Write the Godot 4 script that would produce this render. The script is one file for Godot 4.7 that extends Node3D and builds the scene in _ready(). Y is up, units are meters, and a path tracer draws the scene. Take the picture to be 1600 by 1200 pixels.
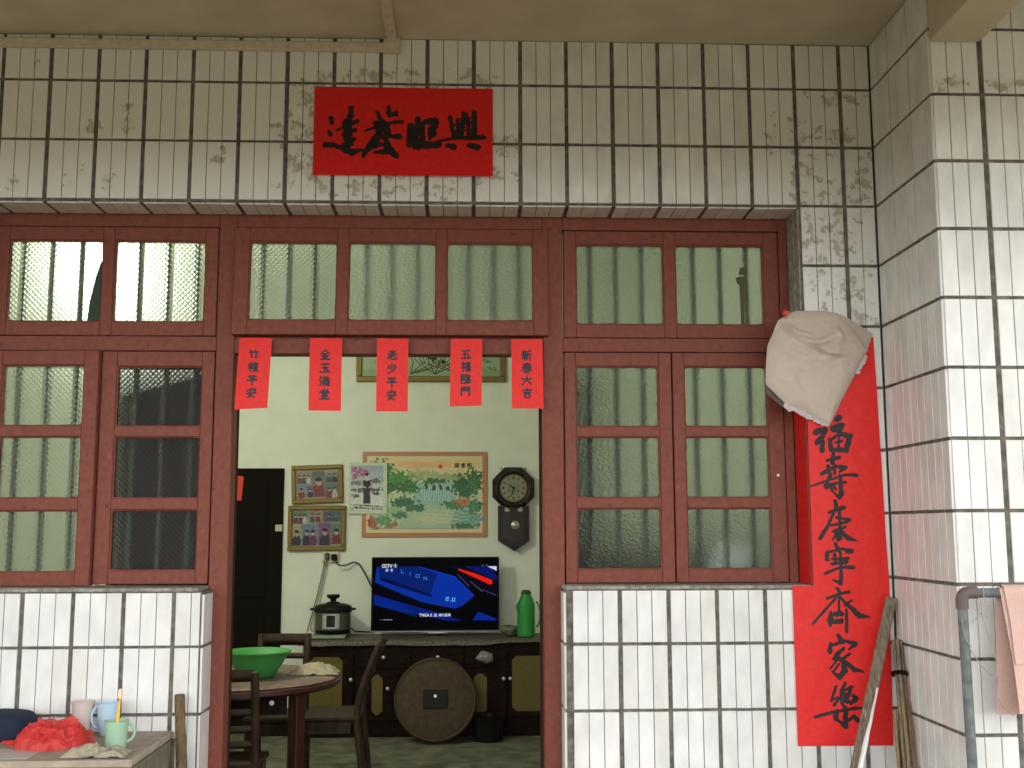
extends Node3D

# ---------------------------------------------------------------- mesh helper
class MB:
	var v := PackedVector3Array()
	var n := PackedVector3Array()
	var t := PackedVector2Array()

	func tri(a: Vector3, b: Vector3, c: Vector3, na: Vector3, nb: Vector3, nc: Vector3, ta := Vector2.ZERO, tb := Vector2.ZERO, tc := Vector2.ZERO) -> void:
		var g := (b - a).cross(c - a)
		if g.length_squared() < 1e-16:
			return
		if g.dot(na + nb + nc) > 0.0:
			v.append_array([a, c, b]); n.append_array([na, nc, nb]); t.append_array([ta, tc, tb])
		else:
			v.append_array([a, b, c]); n.append_array([na, nb, nc]); t.append_array([ta, tb, tc])

	# flat quad a b c d in order round the edge, facing roughly «out»
	func quad(a: Vector3, b: Vector3, c: Vector3, d: Vector3, out: Vector3, uv := [Vector2(0, 0), Vector2(1, 0), Vector2(1, 1), Vector2(0, 1)]) -> void:
		var g := (c - a).cross(d - b).normalized()
		if g.dot(out) < 0.0:
			g = -g
		tri(a, b, c, g, g, g, uv[0], uv[1], uv[2])
		tri(a, c, d, g, g, g, uv[0], uv[2], uv[3])

	# chamfered box
	func box(c: Vector3, s: Vector3, b := Basis(), ch := 0.0) -> MB:
		var h := s * 0.5
		ch = minf(ch, minf(h.x, minf(h.y, h.z)) * 0.9)
		var P := func(x: float, y: float, z: float) -> Vector3: return c + b * Vector3(x, y, z)
		for ax in 3:
			for sg in [-1.0, 1.0]:
				var e1 := (ax + 1) % 3
				var e2 := (ax + 2) % 3
				var q: Array[Vector3] = []
				for k in [[-1, -1], [1, -1], [1, 1], [-1, 1]]:
					var p := Vector3.ZERO
					p[ax] = sg * h[ax]
					p[e1] = k[0] * (h[e1] - ch)
					p[e2] = k[1] * (h[e2] - ch)
					q.append(p)
				var o := Vector3.ZERO
				o[ax] = sg
				var uv := []
				for p in q:
					uv.append(Vector2(p[e1], p[e2]) if ax != 0 else Vector2(p.z, p.y))
				if ax == 2:
					uv = []
					for p in q:
						uv.append(Vector2(p.x, -p.y))
				quad(c + b * q[0], c + b * q[1], c + b * q[2], c + b * q[3], b * o, uv)
		if ch > 0.0:
			for ax in 3:
				var e1 := (ax + 1) % 3
				var e2 := (ax + 2) % 3
				for s1 in [-1.0, 1.0]:
					for s2 in [-1.0, 1.0]:
						var q: Array[Vector3] = []
						for k in [[-1, 0], [1, 0], [1, 1], [-1, 1]]:
							var p := Vector3.ZERO
							p[ax] = k[0] * (h[ax] - ch)
							p[e1] = s1 * (h[e1] - (ch if k[1] == 0 else 0.0))
							p[e2] = s2 * (h[e2] - (0.0 if k[1] == 0 else ch))
							q.append(p)
						var o := Vector3.ZERO
						o[e1] = s1
						o[e2] = s2
						quad(c + b * q[0], c + b * q[1], c + b * q[2], c + b * q[3], b * o)
			for sx in [-1.0, 1.0]:
				for sy in [-1.0, 1.0]:
					for sz in [-1.0, 1.0]:
						var o := b * Vector3(sx, sy, sz).normalized()
						tri(P.call(sx * (h.x - ch), sy * (h.y - ch), sz * h.z), P.call(sx * h.x, sy * (h.y - ch), sz * (h.z - ch)), P.call(sx * (h.x - ch), sy * h.y, sz * (h.z - ch)), o, o, o)
		return self

	# box given by its two corners
	func span(a: Vector3, b: Vector3, ch := 0.0) -> MB:
		return box((a + b) * 0.5, (b - a).abs(), Basis(), ch)

	func tube(pts: Array, r, sides := 8, caps := true) -> MB:
		var rings := []
		var norms := []
		var up := Vector3.UP
		for i in pts.size():
			var d: Vector3 = (pts[mini(i + 1, pts.size() - 1)] - pts[maxi(i - 1, 0)]).normalized()
			if absf(d.dot(up)) > 0.95:
				up = Vector3.RIGHT if absf(d.dot(Vector3.RIGHT)) < 0.9 else Vector3.BACK
			var x := up.cross(d).normalized()
			var y := d.cross(x).normalized()
			up = y
			var rr: float = r[i] if r is Array else r
			var ring := []
			var nn := []
			for k in sides + 1:
				var a := TAU * k / sides
				var o := x * cos(a) + y * sin(a)
				ring.append(pts[i] + o * rr)
				nn.append(o)
			rings.append(ring)
			norms.append(nn)
		for i in pts.size() - 1:
			for k in sides:
				var f := func(ii: int, kk: int) -> Vector2: return Vector2(float(kk) / sides, float(ii) / (pts.size() - 1))
				tri(rings[i][k], rings[i][k + 1], rings[i + 1][k + 1], norms[i][k], norms[i][k + 1], norms[i + 1][k + 1], f.call(i, k), f.call(i, k + 1), f.call(i + 1, k + 1))
				tri(rings[i][k], rings[i + 1][k + 1], rings[i + 1][k], norms[i][k], norms[i + 1][k + 1], norms[i + 1][k], f.call(i, k), f.call(i + 1, k + 1), f.call(i + 1, k))
		if caps:
			for e in [0, pts.size() - 1]:
				var d: Vector3 = (pts[0] - pts[1]).normalized() if e == 0 else (pts[-1] - pts[-2]).normalized()
				for k in sides:
					tri(pts[e], rings[e][k], rings[e][k + 1], d, d, d)
		return self

	# profile of (radius, height) turned about the y axis of xf
	func lathe(prof: Array, seg: int, xf := Transform3D(), sharp := false, turn := 0.0) -> MB:
		var m := prof.size()
		var sn := []
		for i in m - 1:
			var d: Vector2 = prof[i + 1] - prof[i]
			sn.append(Vector2(d.y, -d.x).normalized())
		for i in m - 1:
			var n0: Vector2 = sn[i]
			var n1: Vector2 = sn[i]
			if not sharp:
				if i > 0 and sn[i - 1].dot(sn[i]) > 0.6:
					n0 = (sn[i - 1] + sn[i]).normalized()
				if i < m - 2 and sn[i + 1].dot(sn[i]) > 0.6:
					n1 = (sn[i + 1] + sn[i]).normalized()
			for k in seg:
				var a0 := TAU * k / seg + turn
				var a1 := TAU * (k + 1) / seg + turn
				var am := (a0 + a1) * 0.5
				var P := func(p: Vector2, a: float) -> Vector3: return xf * Vector3(p.x * cos(a), p.y, p.x * sin(a))
				var Q := func(q: Vector2, a: float) -> Vector3: return xf.basis * Vector3(q.x * cos(am if sharp else a), q.y, q.x * sin(am if sharp else a))
				var U := func(p: Vector2, a: float) -> Vector2: return Vector2(0.5 + 0.5 * p.x * cos(a) / maxf(prof[0].x, 0.001), 0.5 + 0.5 * p.x * sin(a) / maxf(prof[0].x, 0.001))
				tri(P.call(prof[i], a0), P.call(prof[i], a1), P.call(prof[i + 1], a1), Q.call(n0, a0), Q.call(n0, a1), Q.call(n1, a1), U.call(prof[i], a0), U.call(prof[i], a1), U.call(prof[i + 1], a1))
				tri(P.call(prof[i], a0), P.call(prof[i + 1], a1), P.call(prof[i + 1], a0), Q.call(n0, a0), Q.call(n1, a1), Q.call(n1, a0), U.call(prof[i], a0), U.call(prof[i + 1], a1), U.call(prof[i + 1], a0))
		return self

	# flat polygon (x, y) between z0 and z1, moved by xf
	func slab(pts: Array, z0: float, z1: float, xf := Transform3D()) -> MB:
		var pk := PackedVector2Array(pts)
		var lo := pk[0]
		var hi := pk[0]
		for p in pk:
			lo = lo.min(p)
			hi = hi.max(p)
		var ix := Geometry2D.triangulate_polygon(pk)
		for zz in [z0, z1]:
			var o := xf.basis * Vector3(0, 0, 1.0 if zz == maxf(z0, z1) else -1.0)
			for i in range(0, ix.size(), 3):
				var q := []
				var uv := []
				for j in 3:
					var p := pk[ix[i + j]]
					q.append(xf * Vector3(p.x, p.y, zz))
					uv.append(Vector2((p.x - lo.x) / (hi.x - lo.x), (hi.y - p.y) / (hi.y - lo.y)))
				tri(q[0], q[1], q[2], o, o, o, uv[0], uv[1], uv[2])
		var cw := Geometry2D.is_polygon_clockwise(pk)
		for i in pk.size():
			var a := pk[i]
			var b := pk[(i + 1) % pk.size()]
			var d := (b - a).normalized()
			var o2 := Vector2(d.y, -d.x) * (-1.0 if cw else 1.0)
			quad(xf * Vector3(a.x, a.y, z0), xf * Vector3(b.x, b.y, z0), xf * Vector3(b.x, b.y, z1), xf * Vector3(a.x, a.y, z1), xf.basis * Vector3(o2.x, o2.y, 0))
		return self

	# a sheet of nu x nv cells: f(u, v) gives the points
	func sheet(nu: int, nv: int, f: Callable, out: Vector3) -> MB:
		var p := []
		for j in nv + 1:
			for i in nu + 1:
				p.append(f.call(float(i) / nu, float(j) / nv))
		var w := nu + 1
		var nn := []
		for j in nv + 1:
			for i in nu + 1:
				var dx: Vector3 = p[j * w + mini(i + 1, nu)] - p[j * w + maxi(i - 1, 0)]
				var dy: Vector3 = p[mini(j + 1, nv) * w + i] - p[maxi(j - 1, 0) * w + i]
				var g := dx.cross(dy).normalized()
				if g == Vector3.ZERO:
					g = out
				nn.append(g)
		var flip := 0.0
		for g in nn:
			flip += g.dot(out)
		if flip < 0.0:
			for k in nn.size():
				nn[k] = -nn[k]
		for j in nv:
			for i in nu:
				var a := j * w + i
				var b := a + 1
				var c := a + w + 1
				var d := a + w
				var ta := Vector2(float(i) / nu, float(j) / nv)
				var tc := Vector2(float(i + 1) / nu, float(j + 1) / nv)
				tri(p[a], p[b], p[c], nn[a], nn[b], nn[c], ta, Vector2(tc.x, ta.y), tc)
				tri(p[a], p[c], p[d], nn[a], nn[c], nn[d], ta, tc, Vector2(ta.x, tc.y))
		return self

	func mesh() -> ArrayMesh:
		var a := []
		a.resize(Mesh.ARRAY_MAX)
		a[Mesh.ARRAY_VERTEX] = v
		a[Mesh.ARRAY_NORMAL] = n
		a[Mesh.ARRAY_TEX_UV] = t
		var m := ArrayMesh.new()
		m.add_surface_from_arrays(Mesh.PRIMITIVE_TRIANGLES, a)
		return m


# ---------------------------------------------------------------- scene helpers
var used := {}
var rng := RandomNumberGenerator.new()
var nz := FastNoiseLite.new()
var K := {}          # materials


func numbered(parent: Node, called: String) -> String:
	var key := [parent, called]
	var k: int = used.get(key, 0)
	used[key] = k + 1
	return called if k == 0 else "%s_%03d" % [called, k]


func thing(called: String, label: String, category: String, at := Vector3.ZERO, group := "") -> Node3D:
	var o := Node3D.new()
	o.name = numbered(self, called)
	add_child(o, true)
	o.position = at
	o.set_meta("label", label)
	o.set_meta("category", category)
	if group:
		o.set_meta("group", group)
	return o


# a mesh laid out in world coordinates, made a part of parent
func part(parent: Node3D, called: String, b: MB, m: Material, label := "") -> MeshInstance3D:
	var o := MeshInstance3D.new()
	o.name = numbered(parent, called)
	o.mesh = b.mesh()
	o.material_override = null
	o.set_surface_override_material(0, m)
	parent.add_child(o, true)
	var base := Vector3.ZERO
	var up: Node = parent
	while up is Node3D and up != self:
		base += up.position
		up = up.get_parent()
	o.position = -base
	if label:
		o.set_meta("label", label)
	return o


func single(called: String, b: MB, m: Material, label: String, category: String, group := "") -> MeshInstance3D:
	var o := part(self, called, b, m)
	o.set_meta("label", label)
	o.set_meta("category", category)
	if group:
		o.set_meta("group", group)
	return o


func struct(called: String, b: MB, m: Material) -> MeshInstance3D:
	var o := part(self, called, b, m)
	o.set_meta("kind", "structure")
	return o


func L(r: float, g: float, b: float) -> Color:
	return Color(r, g, b).linear_to_srgb()


func noise_tex(freq: float, lo: float, hi: float, sd: int, size := 256, oct := 4, kind := FastNoiseLite.TYPE_SIMPLEX_SMOOTH) -> NoiseTexture2D:
	var f := FastNoiseLite.new()
	f.seed = sd
	f.noise_type = kind
	f.frequency = freq
	f.fractal_octaves = oct
	var t := NoiseTexture2D.new()
	t.width = size
	t.height = size
	t.seamless = true
	t.noise = f
	var g := Gradient.new()
	g.set_color(0, Color(lo, lo, lo))
	g.set_color(1, Color(hi, hi, hi))
	t.color_ramp = g
	return t


func mat(c: Color, rough: float, metal := 0.0, tex: Texture2D = null, scale := Vector3.ONE, bump: Texture2D = null, bump_cm := 0.1) -> StandardMaterial3D:
	var m := StandardMaterial3D.new()
	m.albedo_color = c
	m.roughness = rough
	m.metallic = metal
	m.metallic_specular = 0.36
	if tex:
		m.albedo_texture = tex
	if bump:
		m.heightmap_enabled = true
		m.heightmap_texture = bump
		m.heightmap_scale = bump_cm
	if tex or bump:
		m.uv1_triplanar = true
		m.uv1_scale = scale
	return m


func print_mat(img: Image, rough := 0.6) -> StandardMaterial3D:
	var m := StandardMaterial3D.new()
	m.albedo_texture = ImageTexture.create_from_image(img)
	m.roughness = rough
	m.texture_repeat = false
	return m


# ---------------------------------------------------------------- brush and paint on images
# strokes: «x,y,w x,y,w ...; ...»: brush width at each point. Drawn into the box (ox, oy) with sx, sy pixels per unit.
func ink(img: Image, strokes: String, ox: float, oy: float, sx: float, sy: float, wk: float, col: Color, dry := 0.0, w0 := 12.0) -> void:
	var W := img.get_width()
	var H := img.get_height()
	for st in strokes.split(";", false):
		var pts := []
		for tk in st.strip_edges().split(" ", false):
			var e := tk.split_floats(",")
			pts.append(Vector3(ox + e[0] * sx, oy + e[1] * sy, (e[2] if e.size() > 2 else w0) * wk * 0.5))
		for i in pts.size() - 1:
			var a: Vector3 = pts[i]
			var b: Vector3 = pts[i + 1]
			var A := Vector2(a.x, a.y)
			var d := Vector2(b.x, b.y) - A
			var rm := maxf(a.z, b.z) + 2.0
			for y in range(maxi(0, int(minf(a.y, b.y) - rm)), mini(H, int(maxf(a.y, b.y) + rm) + 1)):
				for x in range(maxi(0, int(minf(a.x, b.x) - rm)), mini(W, int(maxf(a.x, b.x) + rm) + 1)):
					var p := Vector2(x + 0.5, y + 0.5)
					var s := clampf((p - A).dot(d) / maxf(d.length_squared(), 0.0001), 0.0, 1.0)
					var r := lerpf(a.z, b.z, s)
					if dry > 0.0:
						r *= 1.0 + dry * nz.get_noise_2d(x * 2.3, y * 2.3)
					var k := clampf(r - (A + d * s - p).length() + 0.5, 0.0, 1.0)
					if k > 0.0:
						if dry > 0.0:
							k *= clampf(1.05 - 0.9 * maxf(0.0, nz.get_noise_2d(x * 6.0 + y * 1.5, y * 6.0) - 0.25), 0.0, 1.0)
						img.set_pixel(x, y, img.get_pixel(x, y).lerp(col, k))


func fill(img: Image, pts: Array, col: Color, rough := 0.0) -> void:
	var pk := PackedVector2Array(pts)
	var lo := pk[0]
	var hi := pk[0]
	for p in pk:
		lo = lo.min(p)
		hi = hi.max(p)
	for y in range(maxi(0, int(lo.y) - 3), mini(img.get_height(), int(hi.y) + 4)):
		for x in range(maxi(0, int(lo.x) - 3), mini(img.get_width(), int(hi.x) + 4)):
			var q := Vector2(x + 0.5, y + 0.5)
			var w := q
			if rough > 0.0:
				w += Vector2(nz.get_noise_2d(x * 4.0, y * 4.0), nz.get_noise_2d(x * 4.0 + 91.0, y * 4.0)) * rough
			if Geometry2D.is_point_in_polygon(w, pk):
				img.set_pixel(x, y, col)


func blot(img: Image, cx: float, cy: float, rx: float, ry: float, col: Color, rough := 0.35, tone := 0.0) -> void:
	for y in range(maxi(0, int(cy - ry * 1.5)), mini(img.get_height(), int(cy + ry * 1.5) + 1)):
		for x in range(maxi(0, int(cx - rx * 1.5)), mini(img.get_width(), int(cx + rx * 1.5) + 1)):
			var d := Vector2((x - cx) / rx, (y - cy) / ry).length() + rough * nz.get_noise_2d(x * 3.0, y * 3.0) * 1.6
			if d < 1.0:
				var c := col
				if tone > 0.0:
					c = col.lightened(0.0) * (1.0 + tone * 2.0 * nz.get_noise_2d(x * 5.0 + 40.0, y * 6.0))
				c.a = 1.0
				img.set_pixel(x, y, c)


func rect(img: Image, x: int, y: int, w: int, h: int, col: Color) -> void:
	img.fill_rect(Rect2i(x, y, w, h), col)


func grain(img: Image, amount: float, f := 3.0) -> void:
	for y in img.get_height():
		for x in img.get_width():
			var k := 1.0 + amount * (nz.get_noise_2d(x * f, y * f) + 0.6 * nz.get_noise_2d(x * f * 5.0 + 300.0, y * f * 5.0))
			var c := img.get_pixel(x, y) * k
			c.a = 1.0
			img.set_pixel(x, y, c)


func canvas(w: int, h: int, c: Color) -> Image:
	var i := Image.create(w, h, false, Image.FORMAT_RGB8)
	i.fill(c)
	return i



# the lettering of the papers, as brush strokes in millimetres from the upper left corner
const COUPLET := "126,485,19 163,474,17 154,500,13 129,525,17;150,502,13 149,557,15;210,434,15 226,426,17;195,468,15 235,453,13 223,481,11 195,478,9;181,513,11 183,551,14;185,515,7 223,490,12 261,500,18 246,553,15;183,554,12 246,555,15;204,525,8 230,519,8;220,493,6 212,555,8;193,569,11 187,606,14;166,597,9 216,585,10;145,649,12 198,619,10 238,625,13 216,641,8;170,619,11 177,659,11;198,615,7 194,648,9;96,699,6 159,678,7 237,653,8 280,655,12;170,665,9 158,705,12 178,691,8 180,712,9;154,693,8 236,683,9;216,657,10 218,731,15 210,747,9 184,718,5;190,697,8 197,711,8;192,758,11 197,787,14;165,802,8 225,781,12;189,791,9 161,850,9 127,904,11;195,823,8 247,830,10;173,852,8 238,838,8;208,791,9 207,904,12;177,877,7 228,858,8;138,875,7 125,902,8;189,875,15 199,907,12;211,875,10 237,902,15 271,913,5;175,909,5 188,892,8;186,924,10 198,950,14;152,956,9 151,983,14;150,958,8 212,943,8 248,953,14 227,960,5;172,983,8 233,981,10;168,1002,8 229,995,9;181,965,10 183,1002,8;204,961,8 206,1006,9;229,981,7 222,1002,8;141,1038,8 201,1015,8 252,1016,12;205,1021,9 201,1076,12 169,1063,4;186,1095,9 198,1115,12;145,1134,8 193,1118,8 232,1111,9;193,1118,6 189,1180,7;181,1132,7 142,1172,8 83,1233,6;197,1132,7 226,1161,10 270,1201,18 311,1208,4;242,1142,6 214,1161,8;158,1187,8 155,1214,20 153,1240,8;176,1195,15 198,1194,16;172,1224,15 197,1222,15;219,1180,9 217,1263,10;181,1276,10 198,1299,16;151,1307,9 147,1336,15;152,1315,9 210,1297,9 249,1309,14 221,1331,5;204,1325,9 178,1347,13 164,1364,12;224,1348,8 199,1364,10;170,1355,11 202,1380,14 203,1408,18 183,1436,13 154,1414,6;173,1372,7 147,1402,6;181,1385,7 157,1417,6;207,1377,10 239,1404,15 278,1416,4;203,1459,10 185,1489,9 184,1507,8;167,1470,9 157,1496,8 146,1524,7 172,1509,5;223,1473,11 213,1505,11;185,1489,7 228,1473,10;200,1505,17 208,1525,15;234,1505,11 243,1517,15 221,1534,10;158,1537,10 181,1509,6;184,1505,9 188,1537,9;81,1584,9 157,1564,9 249,1551,9 291,1554,9;199,1549,13 199,1621,15 160,1588,6;166,1561,11 160,1588,15;214,1595,9 231,1581,10 243,1597,15"
const BANNER := "68,133,14 73,152,15;59,187,9 67,202,13;149,87,14 148,124,17;119,152,9 175,144,12;91,185,6 125,167,8 153,154,14;131,147,23 139,198,26;120,204,11 163,183,15;133,218,19 161,222,15;124,242,11 152,242,15;145,124,16 140,252,16;51,246,17 84,245,13 155,276,24 201,264,6;255,103,9 270,138,12;302,83,12 303,113,14;249,153,17 279,143,13;303,119,12 332,110,16;209,183,7 261,167,11 308,150,9 357,144,11;270,157,19 261,202,23 229,246,19 202,291,14;289,157,19 299,196,23;262,211,14 308,206,11 346,208,17;236,246,23 271,241,14;290,216,14 300,255,24 334,289,17;248,275,9 300,270,19;393,161,19 390,239,24;421,136,19 421,173,19;412,185,22 415,244,23;454,145,19 491,141,21 479,189,28;440,160,14 440,244,20;473,194,14 469,214,11;408,244,24 507,241,21;424,259,9 427,251,14;551,122,11 569,208,14;582,134,12 588,203,12;610,111,20 616,126,19;604,129,13 600,198,13;624,128,12 629,197,12;650,103,16 650,202,17;567,154,6 648,144,6;568,184,6 648,174,7;497,228,7 563,213,9 686,207,16;542,243,13 567,248,19;629,242,14 663,250,21"
# printed characters on a 100 x 100 square
const GLYPH := {
	"zhu": "20,10 10,35;10,32 45,28;28,30 28,80;60,10 52,32;52,30 90,28;72,30 72,85 60,78",
	"bao": "10,20 45,20;28,8 28,36;5,38 50,36;15,48 20,56;38,46 34,56;8,62 48,60;28,56 28,95;60,12 60,95;60,14 90,14 88,36 76,34;62,52 88,50 62,92;64,60 94,92",
	"ping": "15,15 85,13;30,26 38,42;70,24 60,42;5,55 95,52;50,15 50,98",
	"an": "50,3 52,14;12,32 14,20 88,18 82,32;45,28 28,66 78,92;70,44 50,72 18,92;8,54 94,50",
	"jin": "50,3 8,42;50,3 94,42;32,40 68,40;22,58 80,57;50,40 50,90;30,66 38,80;70,64 62,80;8,93 94,92",
	"yu": "15,14 85,12;20,48 80,46;5,90 95,88;50,14 50,90;66,62 78,76",
	"man": "10,12 18,22;6,38 14,48;6,92 22,60;32,20 96,18;48,8 48,34;78,8 78,34;48,34 78,34;36,46 36,96;36,46 92,45 92,94 84,90;64,34 64,92;50,58 46,78;78,58 82,78",
	"tang": "50,2 50,18;25,6 32,16;76,4 68,16;10,34 12,24 90,23 86,34;34,36 68,36 66,52 34,52 34,36;24,68 78,67;50,54 50,90;8,92 94,90",
	"lao": "25,18 72,17;48,3 48,38;8,40 94,38;82,10 10,78;40,58 40,86 86,88 88,74;76,50 44,66",
	"shao": "50,3 50,55 40,48;26,22 12,48;74,20 92,44;80,46 60,74 12,96",
	"wu": "14,12 86,10;46,12 36,88;20,46 76,44 72,88;6,90 96,88",
	"fu": "22,4 30,14;8,24 42,24 8,62;26,42 26,96;34,50 44,62;52,10 92,9;58,24 88,24 86,42 58,42 58,24;54,54 92,54 92,94 54,94 54,54;73,54 73,94;54,74 92,74",
	"lin": "10,8 10,94 46,92;10,10 46,10;20,28 38,28;38,28 38,64 20,64 20,28;64,4 54,26;58,16 94,15;62,30 88,30 88,48 62,48 62,30;54,60 70,60 70,92 54,92 54,60;78,60 96,60 96,92 78,92 78,60",
	"men": "12,6 12,96;12,8 44,8 44,42 12,42;14,25 44,25;56,8 90,8 90,94 80,88;56,8 56,42 90,42;56,25 90,25",
	"xin": "26,3 30,12;8,18 52,17;18,24 22,36;42,22 36,36;4,40 54,38;8,56 52,55;30,40 30,96;28,60 8,84;34,62 50,78;88,6 62,18;64,16 60,60 50,94;64,44 98,42;82,44 82,98",
	"chun": "18,14 84,13;22,30 78,29;8,46 94,45;52,3 38,50 4,76;60,46 96,74;34,60 68,60 68,96 34,96 34,60;34,78 68,78",
	"da": "6,36 94,33;50,4 48,40 6,94;50,44 96,92",
	"ji": "8,20 94,18;50,3 50,44;20,45 80,44;26,60 76,60 74,94 28,94 26,60",
	"dong": "8,20 46,18;4,44 52,42;26,44 10,84 46,78;40,62 50,92;54,34 96,32 90,90 76,84;72,8 68,40 48,94",
	"li": "12,30 88,28 82,92 66,84;48,4 44,40 10,94",
	"zong": "28,4 38,18;72,2 62,18;24,24 78,24 76,50 26,50 24,24;10,66 6,92;30,62 32,90 66,92 70,80;50,60 56,74;80,62 94,88",
	"cheng": "14,24 94,22;14,24 12,60 4,94;16,48 44,46 40,78 28,72;56,4 64,56 94,92 96,76;84,44 44,92;74,6 84,14",
	"he": "50,4 8,44;50,4 94,44;34,42 66,42;28,58 74,58 72,92 30,92 28,58",
	"ying": "10,12 18,24;4,44 18,42 18,76;4,90 24,80 94,92;50,8 34,16 34,66 50,58;60,14 88,14 86,58 76,54;62,14 62,80",
	"ke": "50,3 52,14;12,32 14,20 88,18 82,32;42,26 22,52;36,36 70,36 18,70;40,42 94,70;34,68 66,68 66,94 34,94 34,68",
	"song": "4,28 46,26;26,4 26,96;26,32 4,68;28,36 44,52;66,8 52,44;76,6 96,42;70,44 52,86 86,80;80,66 94,94",
	"C": "88,22 68,8 34,8 14,28 14,72 34,92 68,92 88,78", "T": "8,10 92,10;50,10 50,94", "V": "8,8 50,92 92,8", "1": "36,24 54,8 54,94", "L": "24,8 24,92 82,92",
	"I": "50,8 50,92", "O": "12,14 88,14 88,86 12,86 12,14", "N": "14,92 14,8 86,92 86,8", "G": "88,22 66,8 32,8 12,30 12,70 32,92 86,92 86,54 56,54", "A": "6,94 50,6 94,94;24,64 76,64",
	"2": "14,14 86,14 86,50 14,50 14,90 86,90", "0": "14,12 86,12 86,90 14,90 14,12", ".": "44,88 54,88",
}


func word(img: Image, glyphs: Array, x: float, y: float, w: float, h: float, step: Vector2, thick: float, col: Color, dry := 0.0) -> void:
	for k in glyphs.size():
		ink(img, GLYPH[glyphs[k]], x + step.x * k, y + step.y * k, w / 100.0, h / 100.0, thick / 12.0, col, dry)


func couplet_paper() -> Image:
	var i := canvas(320, 1360, Color(0.86, 0.10, 0.075))
	grain(i, 0.05, 2.0)
	ink(i, COUPLET, 0, 0, 0.8, 0.8, 1.12, Color(0.075, 0.06, 0.075), 0.35)
	return i


func banner_paper() -> Image:
	var i := canvas(726, 375, Color(0.85, 0.095, 0.08))
	grain(i, 0.05, 2.0)
	ink(i, BANNER, 0, 0, 1.0, 1.0, 1.45, Color(0.07, 0.06, 0.07), 0.4)
	return i


func strip_paper(g: Array) -> Image:
	var i := canvas(130, 290, Color(0.88, 0.11, 0.08))
	grain(i, 0.05, 2.0)
	word(i, g, 42, 46, 42, 42, Vector2(0, 53), 6.8, Color(0.13, 0.12, 0.17), 0.35)
	return i


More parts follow.
